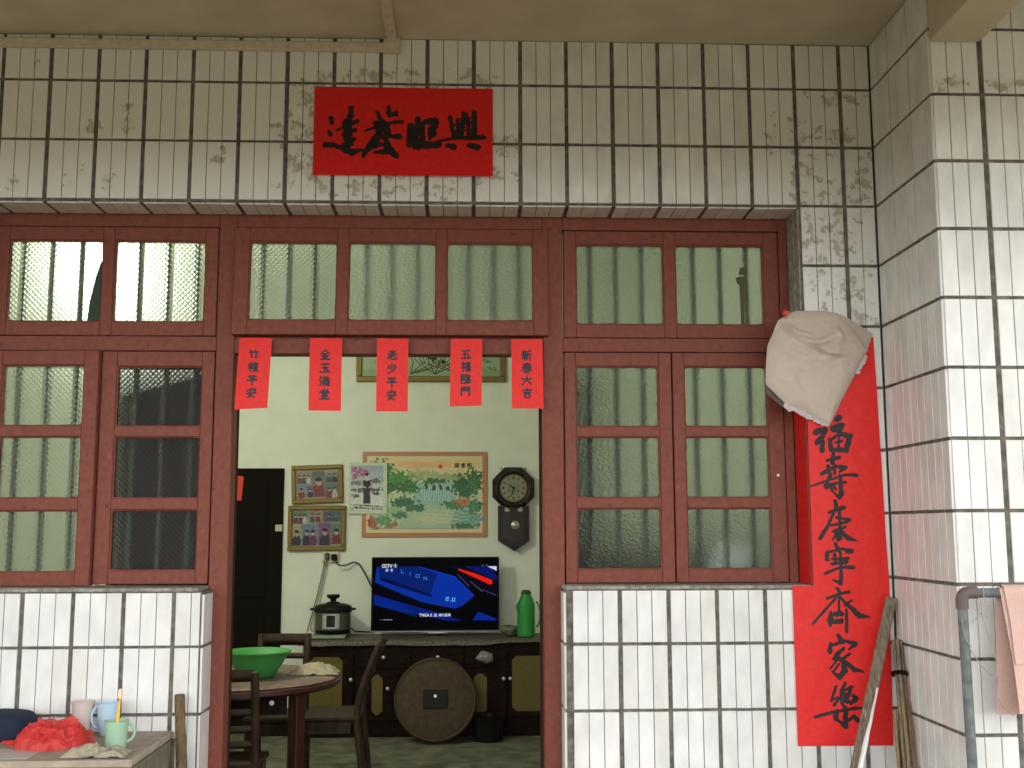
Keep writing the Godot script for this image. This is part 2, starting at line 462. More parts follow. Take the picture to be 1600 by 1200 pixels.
func screen_picture() -> Image:
	var i := canvas(640, 360, Color(0.006, 0.006, 0.02))
	var dark := Color(0.01, 0.012, 0.03)
	# bonnet of a blue engine cover between the black bars
	fill(i, [Vector2(20, 42), Vector2(236, 42), Vector2(420, 92), Vector2(520, 190), Vector2(460, 240), Vector2(420, 256), Vector2(250, 222), Vector2(40, 135), Vector2(10, 120)], Color(0.02, 0.20, 0.66))
	fill(i, [Vector2(24, 42), Vector2(230, 42), Vector2(335, 80), Vector2(300, 180), Vector2(40, 105)], Color(0.015, 0.14, 0.46))
	fill(i, [Vector2(6, 182), Vector2(120, 215), Vector2(330, 275), Vector2(460, 318), Vector2(380, 316), Vector2(120, 262), Vector2(6, 232)], Color(0.015, 0.12, 0.5))
	fill(i, [Vector2(510, 315), Vector2(540, 272), Vector2(632, 308), Vector2(636, 316)], Color(0.02, 0.16, 0.6))
	fill(i, [Vector2(6, 120), Vector2(250, 225), Vector2(420, 262), Vector2(330, 270), Vector2(120, 205), Vector2(6, 172)], Color(0.006, 0.01, 0.05))
	for k in 5:
		ink(i, "40,%d,2 180,%d,2 300,%d,2" % [98 + k * 3, 142 + k * 4, 186 + k * 2], 0, 0, 1, 1, 1.6, Color(0.01, 0.04, 0.24))
	ink(i, "335,84,3 300,180,3;240,46,3 420,96,3 515,190,3", 0, 0, 1, 1, 1.2, Color(0.05, 0.25, 0.85))
	for k in 26:
		ink(i, "%d,%d,2 %d,%d,2" % [10, 186 + k * 2, 130 + k * 4, 222 + k * 3], 0, 0, 1, 1, 0.5, Color(0.02, 0.17 + 0.002 * k, 0.62))
	# tail lamp at the upper right
	fill(i, [Vector2(400, 42), Vector2(636, 42), Vector2(636, 200), Vector2(560, 175), Vector2(470, 110)], Color(0.03, 0.02, 0.10))
	fill(i, [Vector2(470, 42), Vector2(600, 42), Vector2(636, 95), Vector2(636, 118)], Color(0.03, 0.09, 0.42))
	fill(i, [Vector2(585, 42), Vector2(634, 42), Vector2(634, 66)], Color(0.85, 0.9, 1.0))
	ink(i, "440,58,8 520,88,20 600,122,26", 0, 0, 1, 1, 1.0, Color(1.0, 0.12, 0.06))
	ink(i, "430,80,3 490,140,6;500,120,4 560,170,6;560,160,3 630,190,4", 0, 0, 1, 1, 1.0, Color(0.30, 0.26, 0.42))
	# lettering on the cover, running down to the right
	var blue := Color(0.25, 0.55, 1.0)
	var names := ["L", "I", "O", "N"]
	for k in 4:
		ink(i, GLYPH[names[k]], 140 + k * 39, 56 + k * 12, 0.22, 0.2, 0.28, blue)
	ink(i, GLYPH["2"], 372, 196, 0.18, 0.2, 0.36, Color(0.4, 0.75, 1.0))
	ink(i, GLYPH["."], 392, 200, 0.16, 0.2, 0.36, Color(0.4, 0.75, 1.0))
	ink(i, GLYPH["0"], 404, 200, 0.18, 0.2, 0.36, Color(0.4, 0.75, 1.0))
	# channel mark, caption and small print
	var white := Color(0.93, 0.96, 1.0)
	word(i, ["C", "C", "T", "V"], 46, 30, 14, 17, Vector2(13, 0), 4.0, white)
	ink(i, "114,28,3 124,38,3 114,48,3 104,38,3 114,28,3", 0, 0, 1, 1, 1, Color(0.6, 0.65, 0.75))
	word(i, ["1"], 106, 30, 15, 16, Vector2(0, 0), 3.6, white)
	word(i, ["zong", "he"], 64, 52, 15, 15, Vector2(24, 0), 2.2, white)
	word(i, ["zong", "he"], 556, 30, 12, 12, Vector2(20, 0), 1.6, Color(0.35, 0.4, 0.5))
	word(i, ["T", "N", "G", "A"], 238, 280, 11, 15, Vector2(13, 0), 3.0, white)
	word(i, ["2", ".", "0", "L"], 294, 280, 9, 15, Vector2(10, 0), 2.8, white)
	word(i, ["dong", "li", "zong", "cheng"], 338, 279, 14, 16, Vector2(15.5, 0), 2.4, white)
	for k in 9:
		rect(i, 38 + k * 7 + (k % 3), 308, 5, 4, Color(0.7, 0.72, 0.8) if k > 2 else Color(0.4, 0.42, 0.5))
	return i


func landscape_print() -> Image:
	var i := canvas(420, 290, Color(0.80, 0.76, 0.60))
	# brocade border
	for y in 290:
		for x in 420:
			var d := mini(mini(x, 419 - x), mini(y, 289 - y))
			if d < 15:
				var k := 0.5 + 0.5 * sin(x * 0.9) * sin(y * 0.9)
				i.set_pixel(x, y, Color(0.62, 0.40, 0.27).lerp(Color(0.72, 0.52, 0.36), k))
			elif d < 28:
				i.set_pixel(x, y, Color(0.80, 0.74, 0.60))
			else:
				var f := float(y - 28) / 234.0
				var c := Color(0.88, 0.72, 0.52).lerp(Color(0.78, 0.80, 0.66), clampf(f * 2.2, 0, 1))
				i.set_pixel(x, y, c * (1.0 + 0.08 * nz.get_noise_2d(x * 0.8, y * 3.0)))
	for k in 5:
		ink(i, "120,%d,3 210,%d,5 300,%d,2" % [36 + k * 4, 38 + k * 4, 36 + k * 4], 0, 0, 1, 1, 0.8, Color(0.86, 0.62, 0.42), 0.6)
	blot(i, 262, 50, 7, 7, Color(0.78, 0.22, 0.14), 0.05)
	blot(i, 200, 76, 60, 14, Color(0.66, 0.66, 0.48), 0.4, 0.1)
	blot(i, 300, 86, 70, 14, Color(0.58, 0.62, 0.44), 0.4, 0.1)
	blot(i, 130, 96, 70, 26, Color(0.52, 0.60, 0.38), 0.5, 0.15)
	# falls and pool
	fill(i, [Vector2(180, 108), Vector2(306, 102), Vector2(322, 110), Vector2(312, 180), Vector2(170, 186)], Color(0.58, 0.70, 0.70), 2.0)
	for k in 26:
		ink(i, "%d,%d,2 %d,%d,2" % [198 + k * 4, 112 + (k * 7) % 9, 196 + k * 4, 150 + (k * 5) % 20], 0, 0, 1, 1, 1.1, Color(0.80, 0.88, 0.88) if k % 2 else Color(0.42, 0.56, 0.60))
	blot(i, 242, 100, 44, 9, Color(0.16, 0.38, 0.16), 0.5, 0.3)
	for k in 4:
		blot(i, 214 + k * 25, 120 + (k % 2) * 4, 6, 9, Color(0.10, 0.22, 0.14), 0.5)
	fill(i, [Vector2(150, 190), Vector2(330, 180), Vector2(391, 200), Vector2(391, 260), Vector2(120, 260), Vector2(140, 225)], Color(0.70, 0.72, 0.60), 5.0)
	blot(i, 350, 226, 56, 30, Color(0.42, 0.58, 0.56), 0.4, 0.1)
	blot(i, 240, 225, 60, 18, Color(0.83, 0.76, 0.60), 0.4, 0.05)
	for k in 18:
		ink(i, "%d,%d,2 %d,%d,3 %d,%d,2" % [170 + (k * 37) % 150, 195 + k * 3, 190 + (k * 37) % 150, 197 + k * 3, 215 + (k * 37) % 150, 195 + k * 3], 0, 0, 1, 1, 0.8, Color(0.86, 0.88, 0.80), 0.3)
	# rocks and trees
	blot(i, 50, 150, 46, 30, Color(0.74, 0.66, 0.52), 0.5, 0.12)
	blot(i, 110, 205, 36, 26, Color(0.60, 0.66, 0.50), 0.5, 0.15)
	blot(i, 60, 66, 46, 34, Color(0.16, 0.40, 0.14), 0.45, 0.4)
	blot(i, 110, 92, 46, 26, Color(0.22, 0.46, 0.18), 0.45, 0.4)
	blot(i, 150, 122, 40, 20, Color(0.14, 0.36, 0.15), 0.45, 0.4)
	blot(i, 95, 120, 40, 14, Color(0.12, 0.30, 0.13), 0.45, 0.4)
	ink(i, "30,170,7 70,150,5 110,128,4 140,122,2", 0, 0, 1, 1, 1, Color(0.22, 0.15, 0.10), 0.3)
	blot(i, 140, 172, 46, 16, Color(0.10, 0.27, 0.16), 0.5, 0.4)
	blot(i, 180, 190, 30, 14, Color(0.12, 0.30, 0.18), 0.5, 0.4)
	blot(i, 345, 120, 42, 40, Color(0.12, 0.28, 0.15), 0.5, 0.4)
	blot(i, 376, 100, 26, 40, Color(0.20, 0.36, 0.20), 0.5, 0.4)
	blot(i, 320, 180, 50, 14, Color(0.16, 0.36, 0.20), 0.5, 0.4)
	blot(i, 375, 185, 26, 24, Color(0.20, 0.42, 0.26), 0.5, 0.4)
	blot(i, 338, 172, 22, 14, Color(0.78, 0.34, 0.16), 0.6, 0.3)
	blot(i, 40, 240, 22, 20, Color(0.62, 0.20, 0.12), 0.5, 0.3)
	blot(i, 100, 250, 24, 12, Color(0.68, 0.26, 0.14), 0.6, 0.3)
	blot(i, 75, 234, 28, 18, Color(0.30, 0.48, 0.22), 0.5, 0.4)
	blot(i, 130, 214, 22, 12, Color(0.14, 0.32, 0.18), 0.5, 0.4)
	blot(i, 345, 252, 46, 9, Color(0.12, 0.28, 0.18), 0.5, 0.4)
	word(i, ["ying", "ke", "song"], 310, 38, 17, 17, Vector2(21, 0), 2.4, Color(0.10, 0.09, 0.08))
	rect(i, 28, 261, 364, 1, Color(0.5, 0.42, 0.3))
	for y in range(28, 262):
		for x in range(28, 392):
			i.set_pixel(x, y, i.get_pixel(x, y).lerp(Color(0.52, 0.66, 0.58), 0.10 + 0.28 * clampf((y - 60) / 140.0, 0, 1)))
	i.resize(168, 116, Image.INTERPOLATE_BILINEAR)
	i.resize(420, 290, Image.INTERPOLATE_CUBIC)
	return i


func portrait_print() -> Image:
	var i := canvas(170, 232, Color(0.66, 0.68, 0.70))
	for y in 232:
		for x in 170:
			var f := y / 232.0
			var c := Color(0.56, 0.60, 0.66).lerp(Color(0.78, 0.78, 0.76), clampf(f * 1.4, 0, 1))
			i.set_pixel(x, y, c * (1.0 + 0.10 * nz.get_noise_2d(x * 2.0, y * 4.0)))
	for k in 7:
		blot(i, 12 + (k * 29) % 80, 18 + (k * 13) % 46, 17, 12, Color(0.62, 0.34, 0.46), 0.7, 0.3)
	blot(i, 130, 80, 30, 14, Color(0.36, 0.38, 0.40), 0.6, 0.3)
	blot(i, 30, 90, 34, 12, Color(0.42, 0.43, 0.46), 0.6, 0.3)
	blot(i, 85, 128, 90, 12, Color(0.34, 0.35, 0.36), 0.5, 0.4)
	blot(i, 24, 160, 20, 9, Color(0.28, 0.30, 0.30), 0.6, 0.3)
	blot(i, 132, 146, 18, 10, Color(0.30, 0.31, 0.32), 0.6, 0.3)
	# standing woman in a dark dress
	fill(i, [Vector2(68, 112), Vector2(98, 112), Vector2(104, 200), Vector2(64, 200)], Color(0.15, 0.14, 0.15), 1.5)
	fill(i, [Vector2(62, 78), Vector2(104, 78), Vector2(110, 100), Vector2(98, 116), Vector2(70, 116), Vector2(57, 100)], Color(0.11, 0.10, 0.11), 2.0)
	ink(i, "106,88,8 112,106,8 96,116,7;60,90,8 58,106,8 78,116,7", 0, 0, 1, 1, 1, Color(0.70, 0.66, 0.62))
	ink(i, "83,60,10 83,76,12", 0, 0, 1, 1, 1, Color(0.74, 0.69, 0.64))
	blot(i, 83, 56, 9, 12, Color(0.76, 0.71, 0.66), 0.05)
	blot(i, 83, 46, 10, 7, Color(0.10, 0.09, 0.09), 0.15)
	ink(i, "79,56,2 81,56,2;86,56,2 88,56,2;81,63,2 86,63,2", 0, 0, 1, 1, 0.9, Color(0.3, 0.24, 0.22))
	ink(i, "76,200,6 74,214,6;94,200,6 95,214,6", 0, 0, 1, 1, 1, Color(0.62, 0.58, 0.54))
	for k in 40:
		blot(i, (k * 53) % 170, 206 + (k * 17) % 26, 6, 4, Color(0.26, 0.28, 0.24) if k % 2 else Color(0.50, 0.52, 0.46), 0.6)
	var o := canvas(200, 270, Color(0.72, 0.76, 0.68))
	o.blit_rect(i, Rect2i(0, 0, 170, 232), Vector2i(10, 16))
	return o


# a sheet of family snapshots laid together behind glass
func snapshots(sd: int, cells: Array) -> Image:
	var i := canvas(240, 170, Color(0.52, 0.48, 0.36))
	rng.seed = sd
	var tones := [Color(0.36, 0.42, 0.52), Color(0.40, 0.30, 0.42), Color(0.34, 0.42, 0.36), Color(0.52, 0.44, 0.40), Color(0.28, 0.30, 0.36), Color(0.56, 0.54, 0.44)]
	var k := 0
	for c in cells:
		var base: Color = tones[(k + sd) % tones.size()]
		var ph := canvas(c[2], c[3], base)
		for y in c[3]:
			for x in c[2]:
				ph.set_pixel(x, y, base.lerp(tones[(k + 2) % tones.size()], clampf(float(y) / c[3] + 0.3 * nz.get_noise_2d(x * 4.0 + k * 50, y * 4.0), 0, 1)))
		var people: int = c[4]
		for p in people:
			var px: float = c[2] * (p + 0.8) / (people + 0.6)
			var sc: float = c[3] * (0.16 if people > 1 else 0.2)
			var cloth: Color = [Color(0.16, 0.14, 0.20), Color(0.62, 0.60, 0.60), Color(0.34, 0.18, 0.34), Color(0.20, 0.26, 0.34), Color(0.40, 0.16, 0.16)][rng.randi() % 5]
			blot(ph, px, c[3] * 0.80, sc * 1.2, c[3] * 0.32, cloth, 0.12)
			blot(ph, px, c[3] * 0.42, sc * 0.55, sc * 0.75, Color(0.66, 0.54, 0.46), 0.08)
			blot(ph, px, c[3] * 0.42 - sc * 0.5, sc * 0.6, sc * 0.4, Color(0.08, 0.07, 0.07), 0.15)
		grain(ph, 0.35, 4.0)
		ph.resize(maxi(c[2] / 3, 4), maxi(c[3] / 3, 4), Image.INTERPOLATE_BILINEAR)
		ph.resize(c[2], c[3], Image.INTERPOLATE_CUBIC)
		i.blit_rect(ph, Rect2i(0, 0, c[2], c[3]), Vector2i(c[0], c[1]))
		k += 1
	return i


func flower_print() -> Image:
	var i := canvas(512, 180, Color(0.58, 0.64, 0.52))
	for y in 180:
		for x in 512:
			i.set_pixel(x, y, Color(0.62, 0.68, 0.58).lerp(Color(0.52, 0.60, 0.48), y / 180.0) * (1.0 + 0.06 * nz.get_noise_2d(x, y)))
	rect(i, 0, 152, 512, 28, Color(0.50, 0.58, 0.44))
	for k in 14:
		ink(i, "%d,170,3 %d,120,3 %d,%d,2" % [180 + (k % 3) * 90, 190 + k * 14, 150 + k * 22, 40 + (k * 31) % 60], 0, 0, 1, 1, 1, Color(0.20, 0.16, 0.12), 0.2)
	for k in 30:
		blot(i, 130 + (k * 61) % 290, 30 + (k * 37) % 90, 12, 9, Color(0.12, 0.20, 0.10) if k % 3 else Color(0.60, 0.50, 0.20), 0.6, 0.3)
	for k in 8:
		blot(i, 20 + (k * 23) % 80, 60 + (k * 29) % 90, 12, 9, Color(0.66, 0.56, 0.26), 0.6, 0.3)
		blot(i, 420 + (k * 23) % 80, 60 + (k * 29) % 90, 10, 8, Color(0.46, 0.50, 0.34), 0.6, 0.3)
	return i


func dial_print() -> Image:
	var i := canvas(200, 200, Color(0.42, 0.41, 0.34))
	for y in 200:
		for x in 200:
			var d := Vector2(x - 100, y - 100).length()
			var c := Color(0.50, 0.49, 0.40) if d < 92 else Color(0.42, 0.35, 0.18)
			if d < 48:
				c = Color(0.46, 0.45, 0.36)
			i.set_pixel(x, y, c * (1.0 + 0.06 * nz.get_noise_2d(x * 2.0, y * 2.0)))
	for h in 12:
		var a := TAU * h / 12.0
		var c := Vector2(100 + 74 * sin(a), 100 - 74 * cos(a))
		var e := Vector2(sin(a), -cos(a)) * 9.0
		for q in ([-4, 4] if h % 3 else [-6, 0, 6]):
			var s := Vector2(cos(a), sin(a)) * float(q)
			ink(i, "%f,%f,4 %f,%f,4" % [c.x - e.x + s.x, c.y - e.y + s.y, c.x + e.x + s.x, c.y + e.y + s.y], 0, 0, 1, 1, 1.0, Color(0.10, 0.09, 0.07))
	for h in 60:
		var a := TAU * h / 60.0
		ink(i, "%f,%f,2 %f,%f,2" % [100 + 88 * sin(a), 100 - 88 * cos(a), 100 + 91 * sin(a), 100 - 91 * cos(a)], 0, 0, 1, 1, 1.0, Color(0.15, 0.13, 0.1))
	return i


# paste left on glazed tiles by papers of past years: smears are (x, y, w, h, strength) in metres
func paste(origin: Vector2, size: Vector2, smears: Array, sd: int) -> Image:
	var k := 420.0
	var w := int(size.x * k)
	var h := int(size.y * k)
	var i := canvas(w, h, Color(0.875, 0.872, 0.855))
	for y in h:
		for x in w:
			var p := origin + Vector2(x, -y) / k
			var s := 0.0
			for r in smears:
				var e := Vector2(maxf(absf(p.x - r[0]) - r[2] * 0.5, 0.0), maxf(absf(p.y - r[1]) - r[3] * 0.5, 0.0)).length()
				s = maxf(s, r[4] * clampf(1.0 - e / 0.03, 0.0, 1.0))
			if s > 0.0:
				var low := nz.get_noise_2d(x * 0.9 + sd * 19, y * 0.7)
				var f := nz.get_noise_2d(x * 2.0 + sd * 77, y * 2.2) + 0.5 * nz.get_noise_2d(x * 6.0, y * 4.5 + sd * 31)
				var a := maxf(clampf((f * 1.2 + low * 0.8 + s - 0.66) * 3.5, 0.0, 1.0) * 0.85, clampf(s * 1.2 - 0.2, 0.0, 1.0) * clampf(0.35 + 1.1 * low + 0.4 * f, 0.0, 0.5))
				if a > 0.0:
					i.set_pixel(x, y, Color(0.875, 0.872, 0.855).lerp(Color(0.66, 0.64, 0.58) * (1.0 + 0.2 * nz.get_noise_2d(x * 8.0, y * 8.0)), a * (0.55 + 0.45 * clampf(f + 0.5, 0, 1))))
	return i



const W := 0.1902     # three tiles and one wide joint
const ROW := 3.3055   # height of the first joint line
var tile_meshes := {}


func tile_mesh(w: float, h: float, uv0 := Vector2.ZERO, uvs := Vector2.ZERO) -> ArrayMesh:
	var key := Vector2i(roundi(w * 1000), roundi(h * 1000))
	if uvs == Vector2.ZERO and tile_meshes.has(key):
		return tile_meshes[key]
	var b := MB.new()
	var c := 0.0013
	var f := [Vector3(-w / 2 + c, h / 2 - c, 0), Vector3(w / 2 - c, h / 2 - c, 0), Vector3(w / 2 - c, -h / 2 + c, 0), Vector3(-w / 2 + c, -h / 2 + c, 0)]
	var e := [Vector3(-w / 2, h / 2, -c), Vector3(w / 2, h / 2, -c), Vector3(w / 2, -h / 2, -c), Vector3(-w / 2, -h / 2, -c)]
	var k := [Vector3(-w / 2, h / 2, -0.009), Vector3(w / 2, h / 2, -0.009), Vector3(w / 2, -h / 2, -0.009), Vector3(-w / 2, -h / 2, -0.009)]
	var uv := func(p: Vector3) -> Vector2: return uv0 + Vector2(p.x * uvs.x, -p.y * uvs.y)
	b.quad(f[0], f[1], f[2], f[3], Vector3.BACK, [uv.call(f[0]), uv.call(f[1]), uv.call(f[2]), uv.call(f[3])])
	for i in 4:
		var j := (i + 1) % 4
		var o: Vector3 = (f[i] + f[j]).normalized()
		b.quad(f[i], f[j], e[j], e[i], o + Vector3.BACK, [uv.call(f[i]), uv.call(f[j]), uv.call(f[j]), uv.call(f[i])])
		b.quad(e[i], e[j], k[j], k[i], o, [uv.call(f[i]), uv.call(f[j]), uv.call(f[j]), uv.call(f[i])])
	var m := b.mesh()
	if uvs == Vector2.ZERO:
		tile_meshes[key] = m
	return m


# one glazed tile with its face at p; «turn» carries +z to the way it faces
func tile(wall: Node3D, called: String, p: Vector3, w: float, h: float, turn := Basis(), dirt = null) -> void:
	if w < 0.004 or h < 0.004:
		return
	var o := MeshInstance3D.new()
	o.name = numbered(wall, called)
	if dirt == null:
		o.mesh = tile_mesh(w, h)
		o.set_surface_override_material(0, K.tiles[rng.randi() % K.tiles.size()])
	else:
		var org: Vector2 = dirt.origin
		var sz: Vector2 = dirt.size
		o.mesh = tile_mesh(w, h, Vector2((p.x - org.x) / sz.x, (org.y - p.y) / sz.y), Vector2(1.0 / sz.x, 1.0 / sz.y))
		o.set_surface_override_material(0, dirt.mat)
	wall.add_child(o, true)
	o.position = p - wall.position
	o.basis = turn * Basis.from_euler(Vector3(rng.randf_range(-0.006, 0.006), rng.randf_range(-0.009, 0.009), rng.randf_range(-0.0018, 0.0018)))
	o.position += turn * Vector3(0, 0, rng.randf_range(-0.0006, 0.0003))


# tiles of a vertical face between u0 and u1 along «along», joints at phase + a * W, and between y0 and y1
func tile_face(wall: Node3D, called: String, org: Vector3, along: Vector3, out: Vector3, u0: float, u1: float, y0: float, y1: float, phase: float, dirts := [], wide := 0.014) -> void:
	var turn := Basis(along, Vector3.UP, out)
	var tw := (W - wide) / 3.0
	var a0 := int(floor((u0 - phase) / W)) - 1
	var a1 := int(ceil((u1 - phase) / W)) + 1
	var r0 := int(floor((ROW - y1) / 0.25)) - 1
	var r1 := int(ceil((ROW - y0) / 0.25)) + 1
	for r in range(r0, r1 + 1):
		var top := minf(ROW - 0.25 * r - 0.006, y1)
		var bot := maxf(ROW - 0.25 * (r + 1) + 0.006, y0)
		if top - bot < 0.015:
			continue
		for a in range(a0, a1 + 1):
			for s in 3:
				var l := maxf(phase + a * W + wide / 2 + s * tw + 0.0014, u0)
				var e := minf(phase + a * W + wide / 2 + (s + 1) * tw - 0.0014, u1)
				if e - l < 0.008:
					continue
				var c := org + along * ((l + e) / 2 + 0.0022 * nz.get_noise_2d(a * 37.0, 5.0)) + Vector3.UP * ((top + bot) / 2 + 0.0018 * nz.get_noise_2d(r * 53.0, a * 3.0) + 0.0007 * nz.get_noise_2d(a * 91.0 + s * 31.0, r * 47.0))
				var dirt = null
				for d in dirts:
					if c.x > d.origin.x and c.x < d.origin.x + d.size.x and c.y < d.origin.y and c.y > d.origin.y - d.size.y:
						dirt = d
				tile(wall, called, c, e - l, top - bot, turn, dirt)


# a glazed sash: xs and ys are the edges of the panes; the hinge is the point it is placed by
func sash(frame: Node3D, called: String, x0: float, x1: float, y0: float, y1: float, z: float, deep: float, xs: Array, ys: Array, glass: Array, hinge: Vector3, rot := Vector3.ZERO, label := "") -> void:
	var b := MB.new()
	var cols := [x0]
	cols.append_array(xs)
	cols.append(x1)
	for i in range(0, cols.size(), 2):
		b.span(Vector3(cols[i], y0, z - deep) - hinge, Vector3(cols[i + 1], y1, z) - hinge, 0.0025)
	var rows := [y0]
	rows.append_array(ys)
	rows.append(y1)
	for c in range(0, xs.size(), 2):
		for i in range(0, rows.size(), 2):
			b.span(Vector3(xs[c] + 0.0002, rows[i], z - deep + 0.001) - hinge, Vector3(xs[c + 1] - 0.0002, rows[i + 1], z - 0.001) - hinge, 0.0025)
	var o := MeshInstance3D.new()
	o.name = numbered(frame, called)
	o.mesh = b.mesh()
	o.set_surface_override_material(0, K.paint)
	frame.add_child(o, true)
	o.position = hinge - frame.position
	o.rotation = rot
	if label:
		o.set_meta("label", label)
	var k := 0
	for i in range(0, ys.size(), 2):
		for c in range(0, xs.size(), 2):
			var g := MB.new()
			g.box(Vector3((xs[c] + xs[c + 1]) / 2, (ys[i] + ys[i + 1]) / 2, z - 0.022) - hinge, Vector3(xs[c + 1] - xs[c] - 0.001, ys[i + 1] - ys[i] - 0.001, 0.004))
			var p := MeshInstance3D.new()
			p.name = numbered(o, "pane")
			p.mesh = g.mesh()
			p.set_surface_override_material(0, glass[k % glass.size()])
			o.add_child(p, true)
			# putty bead round the pane, uneven as laid by hand
			var q := MB.new()
			var e := [Vector3(xs[c], ys[i], z - 0.016), Vector3(xs[c + 1], ys[i], z - 0.016), Vector3(xs[c + 1], ys[i + 1], z - 0.016), Vector3(xs[c], ys[i + 1], z - 0.016)]
			for s in 4:
				var a: Vector3 = e[s] - hinge
				var f: Vector3 = e[(s + 1) % 4] - hinge
				var pts := []
				var rad := []
				for t in 13:
					pts.append(a.lerp(f, t / 12.0))
					rad.append(0.0055 + 0.0035 * absf(nz.get_noise_2d(t * 23.0 + k * 40.0, s * 90.0 + x0 * 300.0)) + (0.003 if t < 1 or t > 11 else 0.0))
				q.tube(pts, rad, 6)
			var pu := MeshInstance3D.new()
			pu.name = numbered(o, "putty")
			pu.mesh = q.mesh()
			pu.set_surface_override_material(0, K.paint)
			o.add_child(pu, true)
			k += 1


func crumple(c: Vector3, r: Vector3, amp: float, sd: float, seg := 28) -> MB:
	return MB.new().sheet(seg, seg / 2, func(u: float, v: float) -> Vector3:
		var a := TAU * u
		var e := PI * (v - 0.5)
		var d := Vector3(cos(a) * cos(e), sin(e), sin(a) * cos(e))
		var k := 1.0 + amp * (nz.get_noise_3d(d.x * 40.0 + sd, d.y * 40.0, d.z * 40.0) + 0.6 * absf(nz.get_noise_3d(d.x * 110.0, d.y * 110.0 + sd, d.z * 110.0)))
		return c + d * r * k, Vector3.UP)


func picture(called: String, label: String, category: String, x0: float, y0: float, x1: float, y1: float, bar: float, print_img: Image, tilt := 0.0, group := "") -> void:
	var c := Vector3((x0 + x1) / 2, (y0 + y1) / 2, -4.285)
	var o := thing(called, label, category, c, group)
	var t := Transform3D(Basis(Vector3.BACK, tilt), c)
	var w := x1 - x0
	var h := y1 - y0
	var f := MB.new()
	for s in [-1, 1]:
		f.box(t * Vector3(0, s * (h - bar) / 2, 0.004), Vector3(w, bar, 0.030), t.basis, 0.006)
		f.box(t * Vector3(s * (w - bar) / 2, 0, 0.003), Vector3(bar, h - 2 * bar, 0.028), t.basis, 0.006)
	part(o, "frame", f, K.gilt)
	part(o, "print", MB.new().slab([Vector2(-w / 2 + bar, -h / 2 + bar), Vector2(w / 2 - bar, -h / 2 + bar), Vector2(w / 2 - bar, h / 2 - bar), Vector2(-w / 2 + bar, h / 2 - bar)], -0.012, 0.001, t), print_mat(print_img, 0.25))


func chair(label: String, seat: Vector3, turn: float, wide: float, deep: float, high: float, rails: Array, lean: float, wood: Material) -> void:
	var o := thing("wooden_chair", label, "chair", Vector3(seat.x, 0, seat.z), "wooden chairs round the table")
	o.rotation.y = 0.0
	var t := Transform3D(Basis(Vector3.UP, turn), Vector3(seat.x, 0, seat.z))
	part(o, "seat", MB.new().box(t * Vector3(0, seat.y - 0.012, 0), Vector3(wide, 0.026, deep), t.basis, 0.006), wood)
	for s in [-1, 1]:
		part(o, "front_leg", MB.new().tube([t * Vector3(s * (wide / 2 - 0.03), 0, deep / 2 - 0.03), t * Vector3(s * (wide / 2 - 0.03), seat.y - 0.026, deep / 2 - 0.03)], 0.021, 8), wood)
		var p := []
		for k in 9:
			var y := high * k / 8.0
			var back := 0.0 if y < seat.y else lean * pow((y - seat.y) / (high - seat.y), 1.4)
			p.append(t * Vector3(s * (wide / 2 - 0.02), y, -deep / 2 + 0.02 - back - (0.05 * (1.0 - y / seat.y) if y < seat.y else 0.0)))
		part(o, "rear_leg", MB.new().tube(p, 0.020, 8), wood)
		part(o, "apron", MB.new().box(t * Vector3(s * (wide / 2 - 0.03), seat.y - 0.065, 0), Vector3(0.02, 0.07, deep - 0.1), t.basis, 0.003), wood)
	part(o, "apron", MB.new().box(t * Vector3(0, seat.y - 0.065, deep / 2 - 0.03), Vector3(wide - 0.1, 0.07, 0.02), t.basis, 0.003), wood)
	for r in rails:
		var back: float = lean * pow((r[0] - seat.y) / (high - seat.y), 1.4)
		part(o, "back_rail", MB.new().sheet(6, 4, func(u: float, v: float) -> Vector3:
			var a := TAU * v
			var x := (u - 0.5) * (wide - 0.06)
			return t * Vector3(x, r[0] + cos(a) * r[1] / 2, -deep / 2 + 0.02 - back - 0.02 * (1.0 - 4.0 * (u - 0.5) * (u - 0.5)) + sin(a) * 0.012), t.basis * Vector3.UP), wood)


